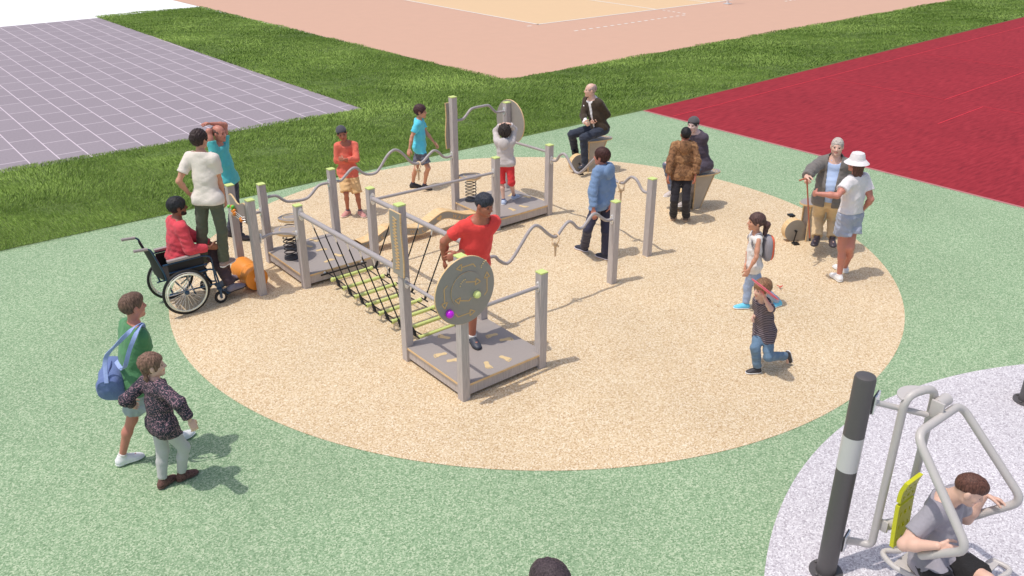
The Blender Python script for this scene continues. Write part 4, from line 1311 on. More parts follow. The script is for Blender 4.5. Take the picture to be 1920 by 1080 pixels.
 'runner': {'pel': [2.491, -3.105, 0.468], 'neck': [2.431, -3.12, 0.827], 'head': [2.388, -3.15, 0.99], 'H': 1.12, 'yaw': 207, 'pyaw': 207, 'hyaw': 205, 'hp': -5, 'ht': 0, 'build': 0.92, 'L': {'hip': [2.517, -3.157, 0.468], 'sh': [2.484, -3.215, 0.799], 'el': [2.434, -3.381, 0.861], 'wr': [2.352, -3.35, 0.998], 'hd': [-0.403, -0.51, 0.76], 'an': [2.786, -3.1, 0.131], 'ft': [0.326, 0.109, -0.939], 'kn': [2.516, -3.294, 0.23]}, 'R': {'hip': [2.465, -3.053, 0.468], 'sh': [2.387, -3.023, 0.799], 'el': [2.413, -3.005, 0.617], 'wr': [2.339, -3.148, 0.638], 'hd': [-0.458, -0.88, 0.127], 'an': [2.426, -3.25, 0.05], 'ft': [-0.994, -0.113, 0.0], 'kn': [2.365, -3.264, 0.323]}},
 'elder': {'pel': [4.226, 0.14, 0.842], 'neck': [4.235, 0.17, 1.418], 'head': [4.223, 0.15, 1.616], 'H': 1.78, 'yaw': 247, 'pyaw': 247, 'hyaw': 250, 'hp': 0, 'ht': 0, 'build': 1.12, 'L': {'hip': [4.311, 0.104, 0.842], 'sh': [4.391, 0.101, 1.373], 'el': [4.508, 0.272, 1.166], 'wr': [4.398, 0.1, 1.008], 'hd': [-0.427, -0.668, -0.61], 'an': [4.378, 0.15, 0.24], 'ft': [-0.225, -0.974, 0.0], 'kn': [4.417, 0.368, 0.512]}, 'R': {'hip': [4.141, 0.176, 0.842], 'sh': [4.077, 0.234, 1.373], 'el': [3.881, 0.019, 1.333], 'wr': [3.736, -0.189, 1.284], 'hd': [-0.258, -0.955, -0.149], 'an': [4.158, 0.173, 0.24], 'ft': [-0.506, -0.863, 0.0], 'kn': [4.22, 0.438, 0.502]}},
 'hatwoman': {'pel': [4.2, -0.726, 0.915], 'neck': [4.21, -0.726, 1.468], 'head': [4.164, -0.726, 1.649], 'H': 1.7, 'yaw': 125, 'pyaw': 125, 'hyaw': 125, 'hp': 0, 'ht': 0, 'build': 1.0, 'L': {'hip': [4.128, -0.777, 0.915], 'sh': [4.075, -0.82, 1.425], 'el': [3.894, -0.989, 1.295], 'wr': [3.649, -0.899, 1.292], 'hd': [-0.007, 0.951, -0.309], 'an': [4.173, -0.812, 0.076], 'ft': [-0.215, 0.977, 0.0], 'kn': [4.14, -0.802, 0.5]}, 'R': {'hip': [4.273, -0.675, 0.915], 'sh': [4.343, -0.632, 1.425], 'el': [4.431, -0.765, 1.164], 'wr': [4.44, -0.597, 0.983], 'hd': [0.037, 0.678, -0.734], 'an': [4.35, -0.519, 0.076], 'ft': [-0.466, 0.885, 0.0], 'kn': [4.243, -0.835, 0.505]}},
 'press': {'pel': [2.91, -6.501, 0.323], 'neck': [2.854, -6.52, 0.899], 'head': [2.938, -6.63, 1.069], 'H': 1.78, 'yaw': -50, 'pyaw': -50, 'hyaw': -28, 'hp': -22, 'ht': 0, 'build': 1.1, 'L': {'hip': [2.981, -6.441, 0.323], 'sh': [2.99, -6.409, 0.854], 'el': [3.14, -6.388, 0.603], 'wr': [3.205, -6.419, 0.851], 'hd': [0.911, -0.373, -0.178], 'an': [3.146, -7.101, 0.08], 'ft': [0.81, -0.586, 0.0], 'kn': [3.11, -6.847, 0.418]}, 'R': {'hip': [2.839, -6.56, 0.323], 'sh': [2.728, -6.628, 0.854], 'el': [2.528, -6.708, 0.635], 'wr': [2.668, -6.874, 0.775], 'hd': [0.892, -0.438, -0.108], 'an': [2.733, -7.415, 0.08], 'ft': [0.713, -0.701, 0.0], 'kn': [2.775, -6.986, 0.393]}},
 'viewer': {'pel': [-0.11, -8.1, 0.91], 'neck': [-0.11, -8.1, 1.435], 'head': [-0.127, -8.09, 1.628], 'H': 1.75, 'yaw': 150, 'pyaw': 150, 'hyaw': 150, 'hp': 0, 'ht': 0, 'build': 1.0, 'L': {'hip': [-0.155, -8.179, 0.91], 'sh': [-0.194, -8.245, 1.391], 'el': [-0.209, -8.271, 1.102], 'wr': [-0.261, -8.241, 0.857], 'hd': [0.0, 0.0, -1.0], 'an': [-0.158, -8.183, 0.079], 'kn': [-0.174, -8.171, 0.494], 'ft': [-0.966, 0.327, 0.0]}, 'R': {'hip': [-0.065, -8.021, 0.91], 'sh': [-0.026, -7.955, 1.391], 'el': [-0.011, -7.929, 1.102], 'wr': [-0.063, -7.899, 0.857], 'hd': [0.0, 0.0, -1.0], 'an': [-0.062, -8.017, 0.079], 'kn': [-0.081, -8.009, 0.494], 'ft': [-0.766, 0.673, 0.0]}},
}
for J in POSES.values():
    for k in "LR":
        for j, v in J.pop(k).items():
            J[j + k] = v
DUFFEL = (-3.93, -4.86, 0.92)
DISC = ((2.19, -3.42, 1.222), (2.47, -3.42, 1.002))
CANE = ((3.70, -0.33, 1.30), (3.86, -0.36, 0.42))
# ------------------------------------------------------------------ people: one smooth surface grown round each skeleton
class Field:
    def __init__(s, lo, hi, h):
        s.h = h
        s.lo = np.array(lo, float) - 2.5 * h
        n = np.ceil((np.array(hi, float) - s.lo) / h).astype(int) + 3
        s.ax = [s.lo[i] + h * np.arange(n[i]) for i in range(3)]
        s.F = np.full(n, 0.25, np.float32)

    def add(s, prim, k=0.03, off=0.0, mode='u'):
        fn, lo, hi = prim
        m = k + abs(off) + 2.5 * s.h
        sl = []
        for i in range(3):
            a = max(int(math.floor((lo[i] - m - s.lo[i]) / s.h)), 0)
            b = min(int(math.ceil((hi[i] + m - s.lo[i]) / s.h)) + 1, s.F.shape[i])
            if b <= a:
                return
            sl.append(slice(a, b))
        X = s.ax[0][sl[0]][:, None, None]
        Y = s.ax[1][sl[1]][None, :, None]
        Z = s.ax[2][sl[2]][None, None, :]
        d = fn(X, Y, Z) - off
        A = s.F[tuple(sl)]
        if mode == 'u':
            hh = np.maximum(k - np.abs(A - d), 0) / max(k, 1e-6)
            s.F[tuple(sl)] = np.minimum(A, d) - hh * hh * k * 0.25
        else:                                     # carve
            d = -d
            hh = np.maximum(k - np.abs(A - d), 0) / max(k, 1e-6)
            s.F[tuple(sl)] = np.maximum(A, d) + hh * hh * k * 0.25

    def grid(s):
        return s.ax[0][:, None, None], s.ax[1][None, :, None], s.ax[2][None, None, :]

    def cut(s, p, n):
        """keep the side the normal points away from"""
        X, Y, Z = s.grid()
        s.F = np.maximum(s.F, ((X - p[0]) * n[0] + (Y - p[1]) * n[1] + (Z - p[2]) * n[2]).astype(np.float32))

    def mesh(s):
        F = s.F
        ins = F < 0
        c = np.zeros(tuple(d - 1 for d in F.shape), np.int8)
        for i in (0, 1):
            for j in (0, 1):
                for k in (0, 1):
                    c += ins[i:i + c.shape[0], j:j + c.shape[1], k:k + c.shape[2]]
        act = np.argwhere((c > 0) & (c < 8))
        if not len(act):
            return np.zeros((0, 3)), np.zeros((0, 4), int)
        idx = np.full(c.shape, -1, np.int32)
        idx[act[:, 0], act[:, 1], act[:, 2]] = np.arange(len(act))
        acc = np.zeros((len(act), 3))
        cnt = np.zeros(len(act))
        for axd in range(3):
            o1, o2 = [d for d in range(3) if d != axd]
            for p in (0, 1):
                for q in (0, 1):
                    a = act.copy()
                    a[:, o1] += p
                    a[:, o2] += q
                    b = a.copy()
                    b[:, axd] += 1
                    fa, fb = F[a[:, 0], a[:, 1], a[:, 2]], F[b[:, 0], b[:, 1], b[:, 2]]
                    m = (fa < 0) != (fb < 0)
                    t = fa[m] / (fa[m] - fb[m])
                    pos = a[m].astype(float)
                    pos[:, axd] += t
                    acc[m] += pos
                    cnt[m] += 1
        V = acc / cnt[:, None] * s.h + s.lo
        quads = []
        for axd in range(3):
            o1, o2 = (axd + 1) % 3, (axd + 2) % 3
            sh = list(F.shape)
            a0 = [slice(None)] * 3
            a1 = [slice(None)] * 3
            a0[axd], a1[axd] = slice(0, sh[axd] - 1), slice(1, sh[axd])
            x = np.argwhere(ins[tuple(a0)] != ins[tuple(a1)])
            x = x[(x[:, o1] > 0) & (x[:, o2] > 0) & (x[:, o1] < sh[o1] - 1) & (x[:, o2] < sh[o2] - 1)]
            if not len(x):
                continue
            flip = ins[x[:, 0], x[:, 1], x[:, 2]]
            q = []
            for d1, d2 in ((-1, -1), (0, -1), (0, 0), (-1, 0)):
                y = x.copy()
                y[:, o1] += d1
                y[:, o2] += d2
                q.append(idx[y[:, 0], y[:, 1], y[:, 2]])
            q = np.stack(q, 1)
            q[~flip] = q[~flip][:, ::-1]
            quads.append(q)
        return V, np.concatenate(quads)


def cap(a, b, ra, rb, fwd=None, flat=1.0):
    """tapered limb from a to b; flat < 1 squeezes it along fwd"""
    a, b = np.array(a, float), np.array(b, float)
    ba = b - a
    L = max(float(ba @ ba), 1e-9)
    f = None
    if fwd is not None and flat != 1.0:
        f = np.array(fwd, float)
        f = f / np.linalg.norm(f)

    def fn(X, Y, Z):
        px, py, pz = X - a[0], Y - a[1], Z - a[2]
        t = np.clip((px * ba[0] + py * ba[1] + pz * ba[2]) / L, 0, 1)
        qx, qy, qz = px - t * ba[0], py - t * ba[1], pz - t * ba[2]
        d2 = qx * qx + qy * qy + qz * qz
        if f is not None:
            qf = qx * f[0] + qy * f[1] + qz * f[2]
            d2 = d2 + qf * qf * (1 / flat ** 2 - 1)
        return (np.sqrt(d2) - (ra + (rb - ra) * t)) * (flat ** 0.5 if f is not None else 1)
    m = max(ra, rb)
    return fn, np.minimum(a, b) - m, np.maximum(a, b) + m


def ell(c, axes, rad):
    c = np.array(c, float)
    A = [np.array(x, float) for x in axes]

    def fn(X, Y, Z):
        px, py, pz = X - c[0], Y - c[1], Z - c[2]
        k0 = 0
        k1 = 0
        for a, r in zip(A, rad):
            q = (px * a[0] + py * a[1] + pz * a[2]) / r
            k0 = k0 + q * q
            k1 = k1 + (q / r) ** 2
        k0 = np.sqrt(k0)
        return k0 * (k0 - 1) / np.maximum(np.sqrt(k1), 1e-6)
    m = max(rad)
    return fn, c - m, c + m


def wrinkle(fld, amp, freq, seed, aniso=(1, 1, 2.2), sharp=False):
    r = np.random.default_rng(seed)
    X, Y, Z = fld.grid()
    n = 0
    for i in range(8):
        d = r.normal(size=3) * np.array(aniso)
        d = d / np.linalg.norm(d) * freq * r.uniform(0.6, 1.6)
        q = np.sin(X * d[0] + Y * d[1] + Z * d[2] + r.uniform(0, 6.28))
        n = n + (0.9 - 1.8 * np.abs(q) if sharp else q) * r.uniform(0.5, 1)
    fld.F = fld.F + (n * amp / 2.2).astype(np.float32)


def nrm(v):
    v = np.array(v, float)
    return v / np.linalg.norm(v)


def mesh_obj(name, parts, mats, origin, parent=None):
    """parts: list of (verts, quads, material index or per-face array)"""
    V, Q, MI = [], [], []
    n = 0
    for v, q, mi in parts:
        if not len(q):
            continue
        V.append(v)
        Q.append(q + n)
        MI.append(np.full(len(q), mi) if np.isscalar(mi) else mi)
        n += len(v)
    V, Q, MI = np.concatenate(V) - np.array(origin), np.concatenate(Q), np.concatenate(MI)
    me = bpy.data.meshes.new(name)
    me.vertices.add(len(V))
    me.vertices.foreach_set('co', V.astype(np.float32).ravel())
    me.loops.add(len(Q) * 4)
    me.loops.foreach_set('vertex_index', Q.astype(np.int32).ravel())
    me.polygons.add(len(Q))
    me.polygons.foreach_set('loop_start', np.arange(0, len(Q) * 4, 4, dtype=np.int32))
    me.polygons.foreach_set('material_index', MI.astype(np.int32))
    me.polygons.foreach_set('use_smooth', np.ones(len(Q), bool))
    for m_ in mats:
        me.materials.append(m_)
    me.update(calc_edges=True)
    me.validate()
    o = bpy.data.objects.new(name, me)
    COL.objects.link(o)
    if parent:
        o.parent = parent
    else:
        o.location = origin
    return o


def sphere_part(c, r, axes, cut=None, n=10):
    V, Q, MI = [], [], []
    for i in range(n // 2 + 1):
        p = math.pi * i / (n // 2)
        for j in range(n):
            a = 2 * math.pi * j / n
            V.append(np.array(c) + r * (axes[0] * math.cos(p) + axes[1] * (math.sin(p) * math.cos(a)) + axes[2] * (math.sin(p) * math.sin(a))))
    for i in range(n // 2):
        for j in range(n):
            Q.append((i * n + j, (i + 1) * n + j, (i + 1) * n + (j + 1) % n, i * n + (j + 1) % n))
            MI.append(3 if i <= 1 else 2)
    return np.array(V), np.array(Q), np.array(MI)


def hand_prims(w, d, palm, s, side, curl):
    """palm, five fingers; side = +1/-1 puts the thumb; d along the hand, palm = where the palm looks"""
    d, palm = nrm(d), np.array(palm, float)
    palm = nrm(palm - d * (palm @ d))
    x = np.cross(d, palm) * side                     # towards the thumb
    P = []
    kn = w + d * 0.088 * s
    P.append((cap(w, kn, 0.026 * s, 0.036 * s, palm, 0.48), 0.012))
    P.append((cap(w + d * 0.03 * s + x * 0.02 * s, kn + x * 0.022 * s, 0.018 * s, 0.017 * s, palm, 0.7), 0.01))
    P.append((cap(w + d * 0.03 * s - x * 0.02 * s, kn - x * 0.022 * s, 0.017 * s, 0.016 * s, palm, 0.7), 0.01))
    for i, (o, L) in enumerate(((0.032, 0.072), (0.011, 0.08), (-0.011, 0.074), (-0.031, 0.058))):
        p = kn + x * o * s - d * 0.004 * s
        ang = curl * (0.75 + 0.18 * i)
        a = 0
        r = 0.0095 * s
        for seg, fr in enumerate((0.46, 0.31, 0.23)):
            a += ang * (0.6 if seg == 0 else 0.75)
            q = p + (d * math.cos(a) + palm * math.sin(a) + x * o * 1.6 * (1 if seg == 0 else 0)) * L * fr * s
            P.append((cap(p, q, r, r * 0.9), 0.004))
            p, r = q, r * 0.9
    t0 = w + d * 0.025 * s + x * 0.026 * s
    t1 = t0 + (d * 0.62 + x * 0.62 + palm * 0.35) * 0.045 * s
    t2 = t1 + (d * 0.85 + x * 0.15 + palm * (0.2 + 0.45 * curl)) * 0.034 * s
    t3 = t2 + (d * 0.85 - x * 0.1 + palm * (0.3 + 0.5 * curl)) * 0.026 * s
    P.append((cap(t0, t1, 0.015 * s, 0.0115 * s), 0.010))
    P.append((cap(t1, t2, 0.0115 * s, 0.010 * s), 0.004))
    P.append((cap(t2, t3, 0.010 * s, 0.0085 * s), 0.004))
    return P


def bounds(prims, m=0.02):
    lo = np.min([p[1] for p in prims], 0) - m
    hi = np.max([p[2] for p in prims], 0) + m
    return lo, hi


SKIN = {'fair': (232, 186, 164), 'pale': (230, 196, 186), 'warm': (214, 152, 122), 'tan': (186, 112, 86), 'brown': (150, 92, 70), 'dark': (104, 70, 58), 'rose': (206, 132, 112)}
SK = {k: mat('skin_' + k, v, 0.5, var=0.05, vscale=14, bump=0.05, bscale=150, k=0.98) for k, v in SKIN.items()}
LIP = {k: mat('lip_' + k, tuple(int(a * b) for a, b in zip(v, (0.88, 0.66, 0.66))), 0.45) for k, v in SKIN.items()}
M['eyewhite'] = mat('eye_white', (206, 196, 190), 0.25, k=0.8)
M['iris'] = mat('eye_iris', (44, 32, 28), 0.15)
_c = {}


def cloth(name, rgb, **kw):
    if name not in _c:
        kw.setdefault('bump', 0.25)
        kw.setdefault('bscale', 45)
        kw.setdefault('var', 0.06)
        kw.setdefault('vscale', 9)
        kw.setdefault('sheen', 0.15)
        kw.setdefault('rough', 0.85)
        kw.setdefault('spec', 0.2)
        fs = kw.pop('fold', 0.5)
        _c[name] = add_folds(mat(name, rgb, **kw), 8.0, fs)
    return _c[name]


def hairmat(name, rgb):
    if name not in _c:
        c = rgb
        d = tuple(int(v * 0.62) for v in c)
        l = tuple(min(255, int(v * 1.3) + 6) for v in c)
        _c[name] = ramp_mat(name, [(0.25, d), (0.5, c), (0.8, l)], 'noise', 70, stretch=(1.5, 1.5, 0.3), rough=0.5, bump=0.6, detail=6, k=1.0)
    return _c[name]


def head_frame(J):
    y, p, t = R(J['hyaw']), R(J['hp']), R(J['ht'])
    F = np.array([math.cos(p) * math.cos(y), math.cos(p) * math.sin(y), math.sin(p)])
    Rt = nrm(np.cross(F, [0, 0, 1]))
    U = np.cross(Rt, F)
    Rt, U = Rt * math.cos(t) + U * math.sin(t), U * math.cos(t) - Rt * math.sin(t)
    return F, Rt, U


def make_person(J, spec):
    H = J['H']
    s = H / 1.75
    b = J.get('build', 1.0)
    child = H < 1.52
    rs = s ** (0.9) * b
    g = {k: np.array(v, float) for k, v in J.items() if isinstance(v, (list, tuple))}
    f = np.array([math.cos(R(J['yaw'])), math.sin(R(J['yaw'])), 0])
    pf = np.array([math.cos(R(J['pyaw'])), math.sin(R(J['pyaw'])), 0])
    up = nrm(g['neck'] - g['pel'])
    f = nrm(f - up * (f @ up))
    rt = np.cross(f, up)
    h = spec.get('h', 0.0115)
    hs = spec.get('hs', 1.0 if not child else 0.93 - 0.10 * max(0, (1.3 - H)) )
    F, Rt, U = head_frame(J)
    hc = g['head']
    origin = np.array([(g['anL'][0] + g['anR'][0]) / 2, (g['anL'][1] + g['anR'][1]) / 2, min(g['anL'][2], g['anR'][2]) - 0.045 * H])
    sd = sum(ord(c) for c in spec['key'])

    # ---- limbs and trunk, reused by the clothes
    T = g['neck'] - g['pel']
    wst = spec.get('belly', 1.0)
    trunk = [
        (cap(g['hipL'] + up * 0.03 * s, g['hipR'] + up * 0.03 * s, 0.088 * rs, 0.088 * rs, pf, 0.95), .05),
        (cap(g['hipL'] - f * 0.035 * s, g['hipR'] - f * 0.035 * s, 0.085 * rs, 0.085 * rs), .05),
        (cap(g['pel'] + T * 0.20, g['pel'] + T * 0.48, 0.122 * rs * wst, 0.122 * rs * wst, f, 0.74), .06),
        (cap(g['pel'] + T * 0.55, g['pel'] + T * 0.80, 0.138 * rs, 0.132 * rs, f, 0.70), .06),
        (cap(g['shL'] * 0.9 + g['shR'] * 0.1 - up * 0.035 * s, g['shR'] * 0.9 + g['shL'] * 0.1 - up * 0.035 * s, 0.054 * rs, 0.054 * rs, f, 0.95), .05),
        (cap(g['neck'] + up * 0.01 * s, (g['shL'] + g['neck']) / 2 - up * 0.01 * s, 0.050 * rs, 0.048 * rs), .05),
        (cap(g['neck'] + up * 0.01 * s, (g['shR'] + g['neck']) / 2 - up * 0.01 * s, 0.050 * rs, 0.048 * rs), .05),
    ]
    if wst > 1:
        trunk.append((ell(g['pel'] + T * 0.36 + f * 0.05 * s, (rt, f, up), (0.13 * rs, 0.12 * rs * wst, 0.15 * rs)), .06))
    nk = [(cap(g['neck'] - up * 0.03 * s, hc - U * 0.05 * hs - F * 0.012, 0.056 * rs, 0.052 * max(rs, 0.72)), .03)]
    arm, leg = {}, {}
    for k in 'LR':
        a, e, w = g['sh' + k], g['el' + k], g['wr' + k]
        arm[k] = [(cap(a, a * 0.35 + e * 0.65, 0.051 * rs, 0.045 * rs), .035), (cap(a * 0.4 + e * 0.6, e, 0.045 * rs, 0.039 * rs), .03),
                  (cap(e, e * 0.68 + w * 0.32, 0.040 * rs, 0.042 * rs), .025), (cap(e * 0.68 + w * 0.32, w, 0.042 * rs, 0.026 * rs), .025)]
        hp, kn, an = g['hip' + k], g['kn' + k], g['an' + k]
        cf = nrm(np.cross(np.cross(an - kn, pf), an - kn) * -1) if np.linalg.norm(np.cross(an - kn, pf)) > 1e-3 else -pf
        cf = -nrm(pf - nrm(an - kn) * (pf @ nrm(an - kn)))
        calf = kn * 0.66 + an * 0.34 + cf * 0.016 * s
        leg[k] = [(cap(hp, kn, 0.086 * rs, 0.056 * rs), .045), (cap(kn, calf, 0.053 * rs, 0.052 * rs), .03), (cap(calf, an, 0.052 * rs, 0.034 * rs), .03)]
    # ---- body mesh
    allp = trunk + nk + arm['L'] + arm['R'] + leg['L'] + leg['R']
    lo, hi = bounds([p for p, k in allp])
    fld = Field(lo, hi, h)
    for p, k in allp:
        fld.add(p, k * s ** 0.5)
    for k in 'LR':                                   # the bare foot inside the shoe
        an, d = g['an' + k], g['ft' + k]
        fld.add(cap(an - d * 0.02 * s - np.array([0, 0, 0.02 * s]), an + d * 0.12 * s - np.array([0, 0, 0.03 * s]), 0.032 * s, 0.026 * s), 0.03)
    parts = [fld.mesh() + (0,)]
    # ---- head
    hh = min(0.0068, h * 0.62)

    def L(x, y, z):
        return hc + (Rt * x + F * y + U * z) * hs
    q = hs
    hp_ = [
        (ell(L(0, -0.012, 0.03), (Rt, F, U), (0.077 * q, 0.098 * q, 0.088 * q)), 0.02),
        (ell(L(0, 0.022, -0.028), (Rt, F, U), (0.066 * q, 0.072 * q, 0.082 * q)), 0.025),
        (cap(L(0, 0.025, -0.065), L(0, 0.058, -0.092), 0.040 * q, 0.028 * q), 0.025),
        (cap(L(-0.036, 0.012, -0.062), L(0.036, 0.012, -0.062), 0.028 * q, 0.028 * q), 0.025),
        (cap(L(-0.03, 0.072, 0.022), L(0.03, 0.072, 0.022), 0.017 * q, 0.017 * q), 0.012),
        (cap(L(-0.036, 0.056, -0.024), L(-0.034, 0.05, -0.03), 0.026 * q, 0.024 * q), 0.02),
        (cap(L(0.036, 0.056, -0.024), L(0.034, 0.05, -0.03), 0.026 * q, 0.024 * q), 0.02),
        (cap(hc - U * 0.03 * q - F * 0.012, g['neck'] - up * 0.005, 0.050 * max(rs, 0.74), 0.055 * rs), 0.03),
    ]
    lo, hi = bounds([p for p, k in hp_], 0.035)
    fld = Field(lo, hi, hh)
    for p, k in hp_:
        fld.add(p, k * q)
    for sg in (-1, 1):
        fld.add(ell(L(0.031 * sg, 0.099, 0.002), (Rt, F, U), (0.019 * q, 0.016 * q, 0.012 * q)), 0.012, mode='c')
        fld.add(ell(L(0.079 * sg, -0.006, -0.008), (Rt, F, U), (0.011 * q, 0.020 * q, 0.032 * q)), 0.006)
        fld.add(cap(L(0.012 * sg, 0.092, -0.033), L(0.012 * sg, 0.088, -0.034), 0.011 * q, 0.010 * q), 0.008)
        fld.add(cap(L(0.004 * sg, 0.094, -0.062), L(0.020 * sg, 0.086, -0.060), 0.009 * q, 0.005 * q), 0.005)
    fld.add(cap(L(0, 0.086, 0.012), L(0, 0.107, -0.026), 0.010 * q, 0.014 * q), 0.010)
    fld.add(cap(L(0, 0.078, -0.096), L(0, 0.076, -0.1), 0.018 * q, 0.016 * q), 0.015)
    fld.add(cap(L(-0.022, 0.101, -0.0615), L(0.022, 0.101, -0.0615), 0.0045 * q, 0.0045 * q), 0.005, mode='c')
    v, qd = fld.mesh()
    ctr = (v[qd].mean(1) - hc) / hs
    cx, cy, cz = ctr @ Rt, ctr @ F, ctr @ U
    mi = np.zeros(len(qd), int)
    mi[(np.abs(cx) < 0.025) & (cy > 0.082) & (cz < -0.052) & (cz > -0.072)] = 1
    brow = (np.abs(cx) > 0.015) & (np.abs(cx) < 0.045) & (cy > 0.066) & (cz > 0.018 - 0.1 * (np.abs(cx) - 0.02)) & (cz < 0.0255 - 0.15 * (np.abs(cx) - 0.02))
    mi[brow] = 4
    if spec.get('beard'):
        mi[((cz < -0.078 + 0.25 * np.abs(cx)) & (cy > 0.03) & (cz > -0.13)) | ((np.abs(cx) > 0.05) & (cz < -0.045) & (cy > 0.02) & (cz > -0.12))] = 4
    parts.append((v, qd, mi))
    for sg in (-1, 1):
        parts.append(sphere_part(L(0.031 * sg, 0.0735, 0.000), 0.0135 * q, (F, Rt, U)))
    # ---- hands
    for k, sg in (('L', 1), ('R', -1)):
        w, d = g['wr' + k], g['hd' + k]
        palm = spec.get('palm' + k)
        if palm is None:
            inward = (g['pel'] + T * 0.5 - w)
            palm = nrm(inward - d * (inward @ d))
        pr = hand_prims(w, d, palm, s ** 0.8 * 1.03, -1 if k == 'L' else 1, spec.get('curl' + k, 0.45))
        lo, hi = bounds([p for p, kk in pr], 0.012)
        fld = Field(lo, hi, spec.get('hh', 0.0052))
        for p, kk in pr:
            fld.add(p, kk)
        parts.append(fld.mesh() + (0,))
    sk = spec['skin']
    hm = spec.get('hairm') or hairmat('hair_brown', (80, 56, 46))
    body = mesh_obj('person', parts, [SK[sk], LIP[sk], M['eyewhite'], M['iris'], spec.get('browm', hm)], origin)
    tag(body, spec['label'], 'person')
    kids = body

    def garment(name, prims, off, m_, cuts=(), wr=(0.004, 45), k=0.03, post=None, seed=0):
        lo, hi = bounds([p for p, kk in prims], off + 0.02)
        fl = Field(lo, hi, h)
        for p, kk in prims:
            fl.add(p, kk if kk else k, off)
        for p, n in cuts:
            fl.cut(p, n)
        if wr:
            wrinkle(fl, wr[0] * s ** 0.5, wr[1] / s ** 0.5, sd + seed)
        if post:
            post(fl)
        v, q_ = fl.mesh()
        return mesh_obj(name, [(v, q_, 0)], [m_], origin, kids)

    # ---- trousers, shorts or skirt
    bt = spec['bottom']
    loose = bt.get('loose', 0.012)
    flare = bt.get('flare', 0.0)
    frac = bt['len']                                  # 1 = knee, 2 = ankle
    bp = [(p, k) for p, k in trunk[:2]]
    bp.append((cap(g['pel'] + T * 0.08, g['pel'] + T * 0.22, 0.125 * rs * (0.5 + 0.5 * wst), 0.128 * rs * (0.5 + 0.5 * wst), f, 0.76), .05))
    for k in 'LR':
        hp, kn, an = g['hip' + k], g['kn' + k], g['an' + k]
        if frac <= 1:
            e = hp + (kn - hp) * frac
            r1 = (0.086 + (0.056 - 0.086) * frac) * rs + 0.012 * s + flare
            bp.append((cap(hp, e + (kn - hp) * 0.12, 0.088 * rs, r1), .04))
        else:
            e = kn + (an - kn) * min(frac - 1, 1.0)
            bp.append((cap(hp, kn, 0.088 * rs, 0.060 * rs + flare * 0.5), .04))
            leg_r = bt.get('cuff', 0.046) * s
            bp.append((cap(kn, e + (nrm(an - kn) * 0.03 if frac < 2 else 0), 0.058 * rs + flare * 0.5, leg_r), .03))
    # the hems are cut leg by leg so that bent legs keep their own hem
    lo, hi = bounds([p for p, kk in bp], loose + 0.03)
    fl = Field(lo, hi, h)
    for p, kk in bp:
        fl.add(p, kk, loose)
    fl.cut(g['pel'] + T * bt.get('rise', 0.24), up)
    wrinkle(fl, bt.get('wr', 0.0055) * s ** 0.5, bt.get('wf', 36) / s ** 0.5, sd + 3, sharp=True)
    for p, kk in trunk[:2] + trunk[7:] + (leg['L'] + leg['R'] if frac > 1 else leg['L'][:1] + leg['R'][:1]):
        fl.add(p, 0.02, 0.0075)
    fl.cut(g['pel'] + T * bt.get('rise', 0.24), up)
    X, Y, Z = fl.grid()

    def dist(k):
        o = None
        for a, c in ((g['hip' + k], g['kn' + k]), (g['kn' + k], g['an' + k])):
            d = cap(a, c, 0.0, 0.0)[0](X, Y, Z)
            o = d if o is None else np.minimum(o, d)
        return o
    dl = {'L': dist('L'), 'R': dist('R')}
    for k, o_ in (('L', 'R'), ('R', 'L')):
        hp, kn, an = g['hip' + k], g['kn' + k], g['an' + k]
        if frac <= 1:
            e, n_ = hp + (kn - hp) * frac, nrm(kn - hp)
            lim = 0.75 * H
        else:
            e, n_ = kn + (an - kn) * min(frac - 1, 1.02), nrm(an - kn)
            lim = 0.14 * s if frac > 1.6 else 0.75 * H
        d = (X - e[0]) * n_[0] + (Y - e[1]) * n_[1] + (Z - e[2]) * n_[2]
        r2 = (X - e[0]) ** 2 + (Y - e[1]) ** 2 + (Z - e[2]) ** 2
        near = (r2 < lim ** 2) & (dl[k] <= dl[o_] + 0.004)
        fl.F = np.where(near, np.maximum(fl.F, d.astype(np.float32)), fl.F)
    v, q_ = fl.mesh()
    mesh_obj(bt.get('name', 'trousers'), [(v, q_, 0)], [bt['mat']], origin, kids)

    # ---- top
    def make_top(tp, name, off, seed):
        tr = trunk
        pr = [(p, k) for p, k in tr]
        if tp.get('hips', True):
            pr.append((cap(g['pel'] + T * 0.0, g['pel'] + T * 0.4, 0.128 * rs, 0.118 * rs * (0.4 + 0.6 * wst), f, 0.80), .06))
        hem = tp.get('hem', -0.02)                    # up from the hips, as a share of the trunk
        if hem < -0.05:
            for k in 'LR':
                hp, kn = g['hip' + k], g['kn' + k]
                pr.append((cap(hp, hp + (kn - hp) * 0.4, 0.09 * rs, 0.085 * rs), .05))
        lo, hi = bounds([p for p, kk in pr] + [p for k in 'LR' for p, kk in arm[k]], off + 0.04)
        fl = Field(lo, hi, h)
        for p, kk in pr:
            fl.add(p, kk, off)
        wrinkle(fl, tp.get('wr', 0.005) * s ** 0.5, tp.get('wf', 34) / s ** 0.5, sd + seed, sharp=True)
        for p, kk in tr:
            fl.add(p, 0.03, off * 0.55)
        fl.cut(g['pel'] + T * hem, -up + f * tp.get('hemtilt', 0))
        X, Y, Z = fl.grid()
        # neckline
        nd = tp.get('neck', 0.012)
        p = g['neck'] + up * nd * s + f * 0.0
        n_ = nrm(up + f * tp.get('vneck', 0.35))
        d = (X - p[0]) * n_[0] + (Y - p[1]) * n_[1] + (Z - p[2]) * n_[2]
        near = ((X - p[0]) ** 2 + (Y - p[1]) ** 2 + (Z - p[2]) ** 2) < (0.115 * s) ** 2
        fl.F = np.where(near, np.maximum(fl.F, d.astype(np.float32)), fl.F)
